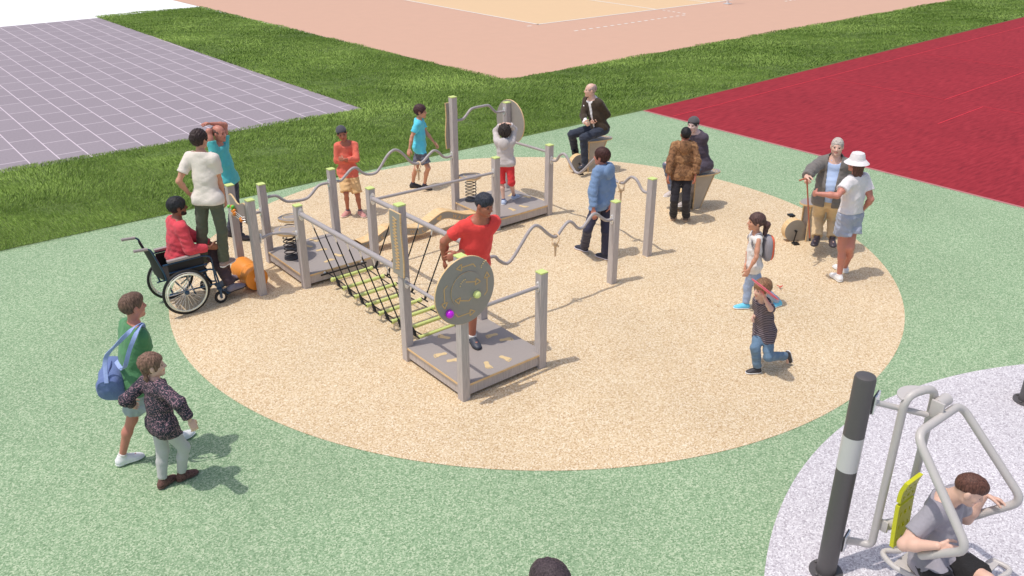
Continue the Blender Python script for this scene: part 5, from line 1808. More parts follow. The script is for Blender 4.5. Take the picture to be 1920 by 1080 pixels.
        # sleeves
        sl = tp.get('sleeve', 0.5)
        if sl > 0:
            for k in 'LR':
                a, e, w = g['sh' + k], g['el' + k], g['wr' + k]
                fs = Field(lo, hi, h) if False else None
                lw = tp.get('slw', 0.012) * s
                if sl <= 1:
                    end = a + (e - a) * sl
                    ax_ = nrm(e - a)
                    ps = [(cap(a, end + ax_ * 0.03, 0.052 * rs + off * 0.7, (0.055 - 0.012 * sl) * rs + off * 0.7 + lw * 0.7), .04)]
                else:
                    end = e + (w - e) * (sl - 1)
                    ax_ = nrm(w - e)
                    ps = [(cap(a, e, 0.052 * rs + off * 0.7, 0.042 * rs + off * 0.7 + lw * 0.5), .04), (cap(e, end + ax_ * 0.03, 0.043 * rs + off * 0.7 + lw * 0.5, tp.get('cuff', 0.034) * rs + off * 0.5), .02)]
                l2, h2 = bounds([p for p, kk in ps], 0.03)
                # a sleeve is its own small field, cut at its end, then melted into the trunk
                i0 = [max(int((l2[i] - fl.lo[i]) / h) - 2, 0) for i in range(3)]
                i1 = [min(int((h2[i] - fl.lo[i]) / h) + 4, fl.F.shape[i]) for i in range(3)]
                sub = Field.__new__(Field)
                sub.h = h
                sub.lo = np.array([fl.ax[i][i0[i]] for i in range(3)])
                sub.ax = [fl.ax[i][i0[i]:i1[i]] for i in range(3)]
                sub.F = np.full([len(x) for x in sub.ax], 0.25, np.float32)
                for p, kk in ps:
                    sub.add(p, kk)
                wrinkle(sub, tp.get('wr', 0.005) * s ** 0.5, tp.get('wf', 34) / s ** 0.5, sd + seed + (5 if k == 'L' else 6), sharp=True)
                for p, kk in arm[k][:2 if sl <= 1 else 4]:
                    sub.add(p, 0.02, 0.006)
                xx, yy, zz = sub.grid()
                d = (xx - end[0]) * ax_[0] + (yy - end[1]) * ax_[1] + (zz - end[2]) * ax_[2]
                near = ((xx - end[0]) ** 2 + (yy - end[1]) ** 2 + (zz - end[2]) ** 2) < ((0.6 if sl <= 1 else 0.15) * s) ** 2
                sub.F = np.where(near, np.maximum(sub.F, d.astype(np.float32)), sub.F)
                A = fl.F[i0[0]:i1[0], i0[1]:i1[1], i0[2]:i1[2]]
                k_ = 0.03 * s
                hh_ = np.maximum(k_ - np.abs(A - sub.F), 0) / k_
                fl.F[i0[0]:i1[0], i0[1]:i1[1], i0[2]:i1[2]] = np.minimum(A, sub.F) - hh_ * hh_ * k_ * 0.25
        if tp.get('open'):                            # an open front
            w_ = tp['open'] * s
            p = g['pel'] + T * 0.5
            lat = np.abs((X - p[0]) * rt[0] + (Y - p[1]) * rt[1] + (Z - p[2]) * rt[2])
            fr_ = (X - p[0]) * f[0] + (Y - p[1]) * f[1] + (Z - p[2]) * f[2]
            hz_ = ((X - p[0]) * up[0] + (Y - p[1]) * up[1] + (Z - p[2]) * up[2]) / np.linalg.norm(T)
            wid = w_ * (0.55 + 0.45 * np.clip(hz_ + 0.5, 0, 1))
            fl.F = np.where(fr_ > 0.0, np.maximum(fl.F, (wid - lat).astype(np.float32)), fl.F)
        if tp.get('hood'):
            nb = g['neck'] - f * 0.125 * s - up * 0.05 * s
            fl.add(ell(nb, (rt, f, nrm(up - f * 0.25)), (0.118 * s, 0.055 * s, 0.125 * s)), 0.014)
            for sg in (-1, 1):
                fl.add(cap(g['neck'] - f * 0.085 * s + rt * 0.03 * sg * s + up * 0.035 * s, g['neck'] + rt * 0.085 * sg * s + up * 0.012 * s, 0.030 * s, 0.028 * s), 0.012)
                fl.add(cap(g['neck'] + rt * 0.085 * sg * s + up * 0.012 * s, g['neck'] + rt * 0.045 * sg * s + f * 0.075 * s - up * 0.02 * s, 0.028 * s, 0.02 * s), 0.012)
            fl.add(ell(g['neck'] - f * 0.088 * s + up * 0.045 * s, (rt, f, up), (0.05 * s, 0.022 * s, 0.05 * s)), 0.01, mode='c')
        if tp.get('collar'):
            n_c = 10
            for i in range(n_c):
                a0, a1 = 2 * math.pi * i / n_c + 0.5, 2 * math.pi * (i + 1) / n_c + 0.5
                if math.cos((a0 + a1) / 2) > 0.8:
                    continue
                P_ = lambda a: g['neck'] + (f * math.cos(a) + rt * math.sin(a)) * (0.066 * rs + 0.004) + up * (0.022 - 0.02 * math.cos(a)) * s
                fl.add(cap(P_(a0), P_(a1), 0.013 * s, 0.013 * s), 0.006)
        v, q_ = fl.mesh()
        return mesh_obj(name, [(v, q_, 0)], [tp['mat']], origin, kids)

    make_top(spec['top'], spec['top'].get('name', 't_shirt'), spec['top'].get('off', 0.016) * s ** 0.5, 11)
    if spec.get('over'):
        make_top(spec['over'], spec['over'].get('name', 'jacket'), spec['over'].get('off', 0.028) * s ** 0.5, 17)
    # ---- belt-side extras handled by the caller; socks
    if spec.get('sock'):
        for k in 'LR':
            an, kn = g['an' + k], g['kn' + k]
            d = nrm(kn - an)
            o_ = Field(*bounds([cap(an - d * 0.03, an + d * spec['socklen'] * s, 0.045 * s, 0.05 * s)[0:3]], 0.02), h * 0.8)
            o_.add(cap(an - d * 0.05 * s, an + d * spec['socklen'] * s, 0.036 * rs + 0.006, 0.040 * rs + 0.006), 0)
            o_.cut(an + d * spec['socklen'] * s, d)
            v, q_ = o_.mesh()
            mesh_obj('sock', [(v, q_, 0)], [spec['sock']], origin, kids)
    # ---- shoes with soles
    FL = 0.152 * H * spec.get('shoe_len', 1.0)
    for k in 'LR':
        an, d = g['an' + k], nrm(g['ft' + k])
        if abs(d[2]) < 0.2:
            un = nrm(np.array([0, 0, 1.0]) - d * d[2])
        else:
            kn = g['kn' + k]
            un = nrm(kn - an)
            un = nrm(un - d * (un @ d))
        sd_ = np.cross(d, un)
        heel = an - d * 0.25 * FL - un * 0.045 * H
        so = 0.020 * s
        z = lambda a, hgt, x=0.0: heel + d * (a * FL) + un * (hgt * s) + sd_ * (x * s)
        sp_ = [(cap(z(0.16, 0.048), z(0.24, 0.058), 0.036 * s, 0.036 * s), .02), (cap(z(0.15, 0.040), z(0.50, 0.042), 0.036 * s, 0.037 * s), .03),
               (cap(z(0.45, 0.045), z(0.72, 0.034), 0.036 * s, 0.043 * s, un, 0.72), .03), (cap(z(0.70, 0.032), z(0.86, 0.028), 0.043 * s, 0.036 * s, un, 0.62), .02),
               (cap(z(0.22, 0.06), an + un * 0.02 * s, 0.038 * s, 0.038 * s), .02), (cap(z(0.3, 0.07), z(0.6, 0.05), 0.032 * s, 0.026 * s), .02)]
        lo, hi = bounds([p for p, kk in sp_], 0.03)
        fl = Field(lo, hi, min(h, 0.0085))
        for p, kk in sp_:
            fl.add(p, kk, 0.003)
        sole = Field(lo, hi, min(h, 0.0085))
        sole.F = fl.F - 0.0065
        X, Y, Z = fl.grid()
        up_ = ((X - heel[0]) * un[0] + (Y - heel[1]) * un[1] + (Z - heel[2]) * un[2])
        fl.F = np.maximum(fl.F, (0.012 * s - up_).astype(np.float32))
        top_ = an + un * spec.get('shaft', 0.035) * s
        fl.cut(top_, un)
        v, q_ = fl.mesh()
        sh_o = mesh_obj('shoe', [(v, q_, 0)], [spec['shoe']], origin, kids)
        so_h = spec.get('sole_h', 0.026) * s
        sole.F = np.maximum(sole.F, np.maximum((-up_ + 0.0).astype(np.float32), (up_ - so_h).astype(np.float32)))
        v, q_ = sole.mesh()
        if len(q_):
            mesh_obj('sole', [(v, q_, 0)], [spec['solem']], origin, sh_o)

    # ---- hair
    hr = spec.get('hair')
    if hr:
        o_ = hr.get('off', 0.014)
        pr = [(ell(L(0, -0.014, 0.032), (Rt, F, U), ((0.077 + o_) * q, (0.098 + o_) * q, (0.088 + o_ * 1.1) * q)), 0.02)]
        for e in hr.get('extra', ()):
            a_, b_, r1, r2 = e
            pr.append((cap(L(*a_), L(*b_), r1 * q, r2 * q), 0.02))
        lo, hi = bounds([p for p, kk in pr], 0.03)
        fl = Field(lo, hi, hh)
        X, Y, Z = fl.grid()
        fl.add(pr[0][0], 0.0)
        x_ = ((X - hc[0]) * Rt[0] + (Y - hc[1]) * Rt[1] + (Z - hc[2]) * Rt[2]) / hs
        y_ = ((X - hc[0]) * F[0] + (Y - hc[1]) * F[1] + (Z - hc[2]) * F[2]) / hs
        z_ = ((X - hc[0]) * U[0] + (Y - hc[1]) * U[1] + (Z - hc[2]) * U[2]) / hs
        # hairline: clear the face and everything under the nape line
        face = 1 - np.sqrt((x_ / hr.get('fw', 0.092)) ** 2 + ((y_ - 0.118) / hr.get('fd', 0.085)) ** 2 + ((z_ + 0.04) / hr.get('fh', 0.10)) ** 2)
        fl.F = np.maximum(fl.F, (face * 0.08).astype(np.float32))
        low = hr.get('low', -0.028) + 0.55 * y_ - z_
        fl.F = np.maximum(fl.F, (low * 0.9).astype(np.float32))
        ear = 1 - np.sqrt(((np.abs(x_) - 0.085) / 0.03) ** 2 + ((y_ + 0.004) / 0.027) ** 2 + ((z_ + 0.012) / 0.038) ** 2)
        if not hr.get('cover_ears'):
            fl.F = np.maximum(fl.F, (ear * 0.03).astype(np.float32))
        if hr.get('bald'):
            top_ = 1 - np.sqrt((x_ / 0.086) ** 2 + ((y_ - 0.05) / 0.135) ** 2 + ((z_ - 0.10) / hr['bald']) ** 2)
            fl.F = np.maximum(fl.F, (top_ * 0.07).astype(np.float32))
        if hr.get('top'):
            t_ = hr['top']
            fl.add(ell(L(0, 0.006, 0.066), (Rt, F, U), (0.070 * q, 0.098 * q, (0.058 + t_) * q)), 0.015)
        for p, kk in pr[1:]:
            fl.add(p, kk * q)
        if hr.get('under') is not None:
            fl.cut(L(0, 0, hr['under']), U)
        wrinkle(fl, hr.get('amp', 0.0022), hr.get('freq', 150), sd + 31, aniso=hr.get('an', (1.2, 1.2, 0.6)))
        v, q_ = fl.mesh()
        if len(q_):
            mesh_obj('hair', [(v, q_, 0)], [hm], origin, kids)
    # ---- headgear
    hat = spec.get('hat')
    if hat:
        hz_ = hh
        if hat['kind'] == 'bucket':
            mb = MB()
            A = Vector(U)
            prof = [(0.001, 0.142), (0.05, 0.140), (0.080, 0.128), (0.092, 0.10), (0.103, 0.045), (0.112, 0.042), (0.158, 0.0), (0.163, -0.004), (0.158, -0.006), (0.106, 0.036), (0.098, 0.04)]
            mb.lathe([(r_ * q * 0.98, z_ * q) for r_, z_ in prof], Vector(L(0, -0.01, 0.012)), A, 40, caps=False)
            mb.tube([Vector(L(0.103 * math.cos(t), -0.01 + 0.103 * math.sin(t), 0.058)) for t in [2 * math.pi * i / 40 for i in range(40)]], 0.003, 6, closed=True)
            ho = mb.build('bucket_hat', hat['mat'], None)
            mv = ho.data.vertices
            for v_ in mv:
                v_.co = v_.co - Vector(origin)
            ho.parent = kids
        else:
            fl = Field(*bounds([ell(L(0, -0.01, 0.035), (Rt, F, U), (0.12 * q,) * 3)], 0.06), hz_)
            fl.add(ell(L(0, -0.012, 0.034), (Rt, F, U), (0.094 * q, 0.114 * q, 0.104 * q)), 0)
            fl.cut(L(0, 0, hat.get('line', 0.035)), nrm(-U + F * hat.get('tilt', 0.0)))
            if hat['kind'] == 'cap_back':
                fl.add(ell(L(0, -0.12, 0.02), (Rt, nrm(F * 0.9 + U * 0.4), nrm(U * 0.9 - F * 0.4)), (0.07 * q, 0.06 * q, 0.008 * q)), 0.008)
            v, q_ = fl.mesh()
            mesh_obj(hat.get('name', 'cap'), [(v, q_, 0)], [hat['mat']], origin, kids)
    return body
H_ = hairmat
hb, hd, hk = H_('hair_brown', (104, 78, 64)), H_('hair_dark', (58, 44, 42)), H_('hair_black', (44, 44, 48))
hred, hg, hl = H_('hair_auburn', (70, 42, 38)), H_('hair_grey', (196, 182, 172)), H_('hair_light', (140, 104, 74))
hbk, hash_ = H_('hair_brunette', (98, 64, 54)), H_('hair_ash', (110, 84, 70))
white = cloth('white_cotton', (236, 232, 228), k=0.95)
wsole = mat('white_shoe_sole', (238, 230, 226), 0.6)
bsole = mat('black_shoe_sole', (40, 38, 40), 0.6)
dsole = mat('brown_shoe_sole', (90, 66, 56), 0.6)
wshoe = mat('white_shoe_leather', (226, 222, 222), 0.6, var=0.05, vscale=20)
bshoe = mat('black_shoe', (42, 42, 48), 0.6, var=0.1, vscale=20)
SHORT = dict(off=0.016)

PEOPLE = {
 'bagman': dict(label='person in green T-shirt and grey shorts walking with a blue duffel bag', skin='rose', hairm=hash_, hair=dict(off=0.008, top=0.012, low=-0.02),
    top=dict(mat=cloth('green_jersey', (76, 126, 84), k=1.4), sleeve=0.62, hem=-0.20, slw=0.022, off=0.020, name='t_shirt'),
    bottom=dict(name='shorts', mat=cloth('grey_sweat', (150, 160, 160)), len=0.80, flare=0.014), shoe=wshoe, solem=wsole, sock=white, socklen=0.05, h=0.0105),
 'girl': dict(label='girl with braids in dark pink-flecked sweater and pale leggings', skin='fair', hairm=H_('hair_mouse', (128, 98, 82)),
    hair=dict(off=0.016, low=-0.05, amp=0.004, extra=[((-0.05, -0.07, -0.03), (-0.055, -0.075, -0.10), 0.020, 0.018), ((0.05, -0.07, -0.03), (0.06, -0.07, -0.10), 0.020, 0.018), ((-0.055, -0.075, -0.10), (-0.05, -0.07, -0.17), 0.018, 0.010), ((0.06, -0.07, -0.10), (0.065, -0.06, -0.17), 0.018, 0.010), ((-0.03, -0.1, 0.06), (-0.05, -0.08, -0.02), 0.018, 0.018), ((0.03, -0.1, 0.06), (0.05, -0.08, -0.02), 0.018, 0.018)]),
    top=dict(name='sweater', mat=ramp_mat('flecked_knit', [(0.0, (46, 50, 60)), (0.72, (60, 62, 72)), (0.80, (150, 112, 124)), (1.0, (178, 140, 150))], 'cells', 150, bump=0.3, k=1.0), sleeve=1.86, hem=-0.24, off=0.026, slw=0.020, cuff=0.046),
    bottom=dict(name='leggings', mat=cloth('pale_grey_leggings', (200, 198, 196), k=0.95), len=1.9, cuff=0.036, loose=0.007, wr=0.003), shoe=ramp_mat('brown_patterned_shoe', [(0.3, (60, 42, 40)), (0.5, (112, 80, 72)), (0.7, (70, 50, 46))], 'noise', 40, bump=0.1), solem=dsole, h=0.0105),
 'wheelman': dict(label='person in red long-sleeved shirt sitting in the blue wheelchair', skin='brown', hairm=hk, beard=True, hair=dict(off=0.022, amp=0.0025, freq=200, low=-0.035),
    top=dict(name='shirt', mat=cloth('red_shirt', (206, 66, 78)), sleeve=1.85, hem=-0.03, off=0.022, slw=0.02, collar=True, wr=0.005),
    bottom=dict(mat=cloth('plum_trousers', (72, 58, 64)), len=1.95, cuff=0.052), shoe=mat('grey_blue_shoe', (112, 110, 126), 0.7), solem=bsole),
 'whiteshirt': dict(label='person in white T-shirt and olive trousers standing at the wheelchair with back turned', skin='warm', hairm=hd, hair=dict(off=0.022, amp=0.0035),
    top=dict(mat=cloth('white_tee', (240, 228, 216), k=0.95, fold=0.3), wr=0.003, sleeve=0.66, hem=-0.09, slw=0.014, off=0.024, hemtilt=-0.0),
    bottom=dict(mat=cloth('olive_denim', (82, 88, 74)), len=1.97, cuff=0.056, wr=0.0055), shoe=mat('taupe_canvas', (150, 128, 122), 0.8), solem=wsole, h=0.0105),
 'stretch': dict(label='bald person in turquoise T-shirt stretching with both arms behind the head', skin='rose', hairm=H_('hair_stubble', (120, 92, 84)), browm=hd, hair=dict(off=0.005, amp=0.0005, bald=0.115, low=-0.03),
    top=dict(mat=cloth('turquoise_tee', (68, 160, 162), k=1.55), sleeve=0.5, hem=-0.10, slw=0.016, off=0.018), bottom=dict(mat=cloth('navy_trousers', (58, 58, 72)), len=1.97, cuff=0.056),
    shoe=mat('charcoal_shoe', (66, 60, 64), 0.7), solem=bsole),
 'crossed': dict(label='boy in orange jumper, khaki shorts and dark backwards cap with arms crossed', skin='tan', hairm=hk, hair=dict(off=0.008, amp=0.001, low=-0.03), hat=dict(kind='cap_back', mat=cloth('charcoal_cap', (74, 74, 80)), line=0.045, tilt=0.12),
    top=dict(name='jumper', mat=cloth('orange_knit', (226, 108, 88), k=1.15), sleeve=1.7, hem=-0.16, off=0.020, slw=0.016, vneck=0.7, neck=0.0),
    bottom=dict(name='shorts', mat=cloth('khaki_shorts', (208, 168, 116)), len=0.95, flare=0.02), shoe=mat('dusty_pink_trainer', (190, 130, 122), 0.7, var=0.15, vscale=40), solem=mat('pinkish_sole', (226, 196, 190), 0.6), sock=cloth('dark_grey_sock', (86, 84, 100)), socklen=0.055, curlL=0.7, curlR=0.7),
 'tealboy': dict(label='boy in bright turquoise polo and dark patterned shorts walking by the wavy rail', skin='warm', hairm=H_('hair_darkbrown', (76, 50, 52)), hair=dict(off=0.022, low=-0.045, fh=0.085),
    top=dict(name='polo_shirt', mat=cloth('sky_polo', (76, 180, 206), k=1.55), sleeve=0.66, hem=-0.22, slw=0.018, off=0.022, collar=True),
    bottom=dict(name='shorts', mat=ramp_mat('patterned_shorts', [(0.3, (52, 58, 74)), (0.5, (104, 104, 116)), (0.6, (60, 66, 82)), (0.8, (130, 128, 136))], 'noise', 16, bump=0.1), len=0.80, flare=0.014), shoe=bshoe, solem=bsole, sock=cloth('navy_sock', (50, 52, 76)), socklen=0.06),
 'armsup': dict(label='child with curly dark hair, grey hoodie and red shorts, hands on the head', skin='fair', hairm=H_('hair_curly', (62, 54, 52)), hair=dict(off=0.028, amp=0.009, freq=190, low=-0.06, cover_ears=True),
    top=dict(name='hoodie', mat=cloth('pale_grey_hoodie', (206, 198, 196), k=1.0), sleeve=1.85, hem=-0.14, off=0.024, slw=0.018, hood=True),
    bottom=dict(name='shorts', mat=cloth('bright_red_shorts', (208, 52, 56)), len=1.12, cuff=0.078), shoe=mat('blue_white_trainer', (170, 184, 208), 0.6, var=0.25, vscale=40), solem=wsole, sock=cloth('blue_sock', (66, 76, 118)), socklen=0.055),
 'redman': dict(label='person in red T-shirt jogging on the near platform behind the round panel', skin='tan', hairm=H_('hair_jetblack', (54, 56, 66)), hair=dict(off=0.008, top=0.020, low=-0.02, amp=0.0015),
    top=dict(mat=cloth('red_sports_tee', (226, 60, 56), k=1.5), sleeve=0.62, hem=-0.10, slw=0.010, off=0.013, wr=0.0045), bottom=dict(name='shorts', mat=cloth('black_shorts', (46, 46, 50)), len=0.72, flare=0.02), shoe=mat('dark_slate_shoe', (58, 62, 74), 0.5), solem=bsole, sock=white, socklen=0.04, h=0.0105),
 'oldback': dict(label='balding old person in dark brown jacket seated on the far pedal bench', skin='fair', hairm=H_('hair_thin_grey', (176, 152, 144)), hair=dict(off=0.008, amp=0.001, bald=0.105, low=-0.03),
    top=dict(name='shirt', mat=cloth('white_dress_shirt', (232, 226, 222)), sleeve=1.95, hem=-0.02, off=0.012, collar=True), over=dict(name='jacket', mat=cloth('dark_brown_jacket', (62, 52, 42)), sleeve=1.82, hem=-0.03, off=0.022, slw=0.012, cuff=0.040, open=0.032, neck=-0.008),
    bottom=dict(mat=cloth('ink_jeans', (50, 56, 70)), len=1.97, cuff=0.052), shoe=mat('dark_ink_shoe', (52, 54, 64), 0.6), solem=bsole, curlL=0.9, curlR=0.9),
 'smiler': dict(browm=hash_, label='smiling pale person in dark plum jumper sitting on a pedal bench behind the camouflage hoodie', skin='pale', hairm=H_('hair_soft_black', (66, 62, 64)), hair=dict(off=0.012, low=-0.03), hat=dict(kind='beanie', name='beanie', mat=cloth('charcoal_beanie', (84, 80, 82)), line=0.048, tilt=0.12),
    top=dict(name='jumper', mat=cloth('plum_jumper', (74, 66, 78)), sleeve=1.9, hem=-0.12, off=0.018, slw=0.014), bottom=dict(mat=cloth('slate_jeans', (90, 96, 114)), len=1.95, cuff=0.05), shoe=mat('light_grey_shoe', (186, 176, 172), 0.7), solem=wsole),
 'camo': dict(label='boy in brown camouflage hoodie and black trousers seen from behind', skin='tan', hairm=H_('hair_short_black', (40, 38, 40)), hair=dict(off=0.010, amp=0.001, low=-0.035),
    top=dict(name='hoodie', mat=ramp_mat('brown_camouflage', [(0.30, (88, 62, 44)), (0.45, (142, 102, 70)), (0.52, (104, 74, 52)), (0.62, (160, 118, 80)), (0.75, (120, 84, 56))], 'noise', 9, bump=0.2, detail=3), sleeve=1.92, hem=-0.17, off=0.030, slw=0.026, cuff=0.044, hood=True, wr=0.005),
    bottom=dict(mat=cloth('black_trousers', (42, 40, 46)), len=1.95, cuff=0.060, wr=0.0055), shoe=mat('brown_trainer', (104, 88, 80), 0.7), solem=mat('beige_sole', (208, 178, 148), 0.6)),
 'bluehood': dict(label='boy in blue hoodie and dark jeans walking between the two lone posts', skin='rose', hairm=hred, hair=dict(off=0.022, low=-0.045),
    top=dict(name='hoodie', mat=cloth('denim_blue_hoodie', (110, 136, 172), k=1.25), sleeve=1.9, hem=-0.16, off=0.028, slw=0.024, cuff=0.044, hood=True, wr=0.005),
    bottom=dict(mat=cloth('dark_denim', (54, 54, 72)), len=1.95, cuff=0.060, wr=0.005), shoe=mat('navy_shoe', (44, 46, 62), 0.6), solem=mat('lilac_white_sole', (206, 200, 212), 0.6)),
 'backpack': dict(label='girl with ponytail, white sleeveless top and blue shoes wearing a backpack', skin='warm', hairm=H_('hair_chestnut', (92, 68, 64)), hair=dict(off=0.016, low=-0.05, fh=0.085, cover_ears=True, extra=[((0, -0.10, 0.0), (0.0, -0.15, -0.04), 0.028, 0.045), ((0.0, -0.15, -0.04), (0.0, -0.135, -0.17), 0.045, 0.03)]),
    top=dict(name='sleeveless_top', mat=white, sleeve=0, hem=-0.22, off=0.018), bottom=dict(name='jeans', mat=cloth('light_blue_jeans', (142, 158, 184)), len=1.92, cuff=0.042, loose=0.010),
    shoe=mat('sky_blue_canvas', (96, 186, 230), 0.7), solem=wsole, shoe_len=1.1),
 'runner': dict(label='small boy in dark striped T-shirt and jeans running with a pink flying disc', skin='fair', hairm=hl, hair=dict(off=0.020, low=-0.04, fh=0.08, cover_ears=True),
    top=dict(mat=ramp_mat('striped_jersey', [(0.0, (72, 62, 70)), (0.70, (80, 70, 76)), (0.85, (124, 112, 116)), (1.0, (136, 124, 126))], 'Z', 15.0, bump=0.0), sleeve=0.62, hem=-0.26, off=0.022, slw=0.02),
    bottom=dict(name='jeans', mat=cloth('blue_jeans', (100, 128, 154), var=0.16, k=1.1), len=1.9, cuff=0.052, wr=0.0055), shoe=mat('black_trainer', (50, 48, 52), 0.6, var=0.2, vscale=40), solem=wsole, curlL=0.7),
 'elder': dict(label='old person in grey blazer and tan trousers holding a cane', skin='fair', hairm=hg, hair=dict(off=0.007, amp=0.0012, low=-0.02),
    top=dict(name='shirt', mat=ramp_mat('blue_check', [(0.0, (132, 156, 204)), (0.5, (150, 172, 216)), (0.8, (176, 194, 226)), (1.0, (188, 204, 232))], 'X', 24.0, bump=0.0), sleeve=0.8, hem=-0.02, off=0.014, collar=True, vneck=0.6),
    over=dict(name='blazer', mat=cloth('grey_tweed', (108, 103, 99)), sleeve=1.9, hem=-0.16, off=0.032, slw=0.024, cuff=0.044, open=0.085, neck=-0.012),
    bottom=dict(mat=cloth('tan_chinos', (202, 176, 136), k=1.15), len=1.95, cuff=0.064, wr=0.0055), shoe=mat('dark_leather_shoe', (66, 58, 66), 0.35), solem=bsole, belly=1.12, curlR=1.0),
 'hatwoman': dict(label='woman in white bucket hat and denim shorts, back turned', skin='rose', hairm=hbk, hair=dict(off=0.018, under=0.035, low=-0.16, cover_ears=True, amp=0.002, extra=[((-0.05, -0.05, -0.02), (-0.055, -0.055, -0.15), 0.045, 0.03), ((0.05, -0.05, -0.02), (0.055, -0.055, -0.15), 0.045, 0.03), ((0.0, -0.075, -0.02), (0.0, -0.08, -0.155), 0.05, 0.032)]),
    hat=dict(kind='bucket', mat=cloth('white_hat_cotton', (236, 230, 230), k=0.95)), top=dict(mat=cloth('offwhite_tee', (236, 230, 230), k=0.95), sleeve=0.62, hem=0.13, off=0.024, slw=0.026, wr=0.005, hips=True),
    bottom=dict(name='shorts', mat=cloth('washed_denim', (158, 164, 180), var=0.1, k=1.1), len=0.58, flare=0.034, rise=0.36, loose=0.018), shoe=wshoe, solem=wsole, sock=white, socklen=0.03),
 'press': dict(label='person in grey T-shirt and black shorts pushing the chest press handles', skin='fair', hairm=hbk, hair=dict(off=0.003, top=0.014, low=0.022, amp=0.0010, freq=180),
    top=dict(mat=cloth('heather_grey_tee', (142, 138, 146)), sleeve=0.66, hem=-0.06, off=0.016, slw=0.012, wr=0.004), bottom=dict(name='shorts', mat=cloth('black_sport_shorts', (38, 37, 38)), len=0.86, flare=0.016), shoe=bshoe, solem=wsole, h=0.0085, hh=0.0042, curlL=0.6, curlR=0.7),
 'viewer': dict(label='dark haired person at the bottom edge, cut off by the frame below the head', skin='warm', hairm=H_('hair_plum_black', (74, 62, 66)), hair=dict(off=0.020, amp=0.002, low=-0.03), top=dict(mat=cloth('slate_tee', (96, 100, 110)), sleeve=0.6, hem=-0.1),
    bottom=dict(mat=cloth('charcoal_trousers', (66, 66, 72)), len=1.97, cuff=0.056), shoe=bshoe, solem=bsole),
}
BODY = {}
for key, J in POSES.items():
    sp_ = PEOPLE[key]
    sp_['key'] = key
    BODY[key] = make_person(J, sp_)


def jt(key, j):
    return Vector(POSES[key][j])


# ---- things people carry
# duffel bag hanging from a strap over the walker's shoulder
J = POSES['bagman']
yaw = R(J['yaw'])
f = Vector((math.cos(yaw), math.sin(yaw), 0))
rt = Vector((f.y, -f.x, 0))
c = Vector(DUFFEL)
bag = empty('duffel_bag', c, 'blue duffel bag slung from the shoulder of the green T-shirt walker', 'bag')
ax_ = (f * 0.55 - rt * 0.83 + EZ * 0.15).normalized()
si = EZ.cross(ax_).normalized()
upb = ax_.cross(si).normalized()
mb = MB()
n_, m_ = 22, 24
vs = []
for i in range(n_ + 1):
    t = i / n_ * 2 - 1
    r_ = 0.135 * (1 - abs(t) ** 8) ** 0.35 + 0.001
    for j in range(m_):
        a = 2 * math.pi * j / m_
        wob = 1 + 0.035 * math.sin(3 * a + 5 * t) + 0.03 * math.sin(7 * t + 2 * a)
        sgz = 0.10 * (1 - t * t) if math.sin(a) < 0 else 0
        ca_, sa_ = (math.copysign(abs(v_) ** 0.72, v_) for v_ in (math.cos(a), math.sin(a)))
        vs.append(c + ax_ * (t * 0.20) + si * (ca_ * r_ * 0.85 * wob) + upb * (sa_ * r_ * wob * (0.98 + sgz) - 0.025 * (1 - t * t)))
fs = [(i * m_ + j, i * m_ + (j + 1) % m_, (i + 1) * m_ + (j + 1) % m_, (i + 1) * m_ + j) for i in range(n_) for j in range(m_)]
mb.add(vs, fs, True)
bagm = cloth('blue_bag_canvas', (98, 116, 164), bump=0.5, bscale=25, k=1.2, fold=0.8)
mb.build('bag_body', bagm, bag)
mb = MB()
mb.tube([c + ax_ * t * 0.19 + upb * (0.108 + 0.01 * abs(t)) for t in (-0.8, -0.4, 0, 0.4, 0.8)], 0.006, 6)
mb.build('zip', cloth('navy_zip', (60, 72, 120)), bag)
straps = MB()
sh = jt('bagman', 'shR') * 0.35 + jt('bagman', 'neck') * 0.65 + EZ * 0.065
bkp = jt('bagman', 'neck') - f * 0.14 - EZ * 0.15
p_far, p_near = c - ax_ * 0.22 + upb * 0.08, c + ax_ * 0.22 + upb * 0.08


def band(pts, wv, t=0.003):
    P_ = smooth_path(pts, 6)
    mb = MB()
    vs, fs = [], []
    for i, p in enumerate(P_):
        d = (P_[min(i + 1, len(P_) - 1)] - P_[max(i - 1, 0)]).normalized()
        w_ = wv - d * wv.dot(d)
        w_ = w_.normalized() * wv.length
        n = d.cross(w_).normalized() * t
        vs += [p - w_ + n, p + w_ + n, p + w_ - n, p - w_ - n]
    for i in range(len(P_) - 1):
        for k in range(4):
            fs.append((4 * i + k, 4 * i + (k + 1) % 4, 4 * i + 4 + (k + 1) % 4, 4 * i + 4 + k))
    mb.add(vs, fs, True)
    return mb


strapm = cloth('pale_blue_strap', (140, 158, 206))
STRAP_FAR = [(-3.889, -4.98, 1.188), (-3.736, -5.0, 1.355), (-3.61, -4.97, 1.47), (-3.574, -4.88, 1.48), (-3.599, -4.78, 1.4)]
STRAP_NEAR = [(-3.745, -5.0, 1.091), (-3.64, -5.02, 1.302), (-3.569, -4.98, 1.444), (-3.556, -4.88, 1.474), (-3.592, -4.78, 1.389)]
for S_, e_ in ((STRAP_FAR, c - ax_ * 0.19 + upb * 0.09), (STRAP_NEAR, c + ax_ * 0.17 + upb * 0.09)):
    band([e_] + [Vector(p) for p in S_], Vector((0.016, 0.004, 0.008))).build('strap', strapm, bag)

# backpack
J = POSES['backpack']
yaw = R(J['yaw'])
f = Vector((math.cos(yaw), math.sin(yaw), 0))
rt = Vector((f.y, -f.x, 0))
nk_, pl = jt('backpack', 'neck'), jt('backpack', 'pel')
c = nk_ * 0.55 + pl * 0.45 - f * 0.155
bp_ = empty('backpack', c, 'grey and orange backpack on the back of the girl with the ponytail', 'backpack')
tz = (nk_ - pl).normalized()


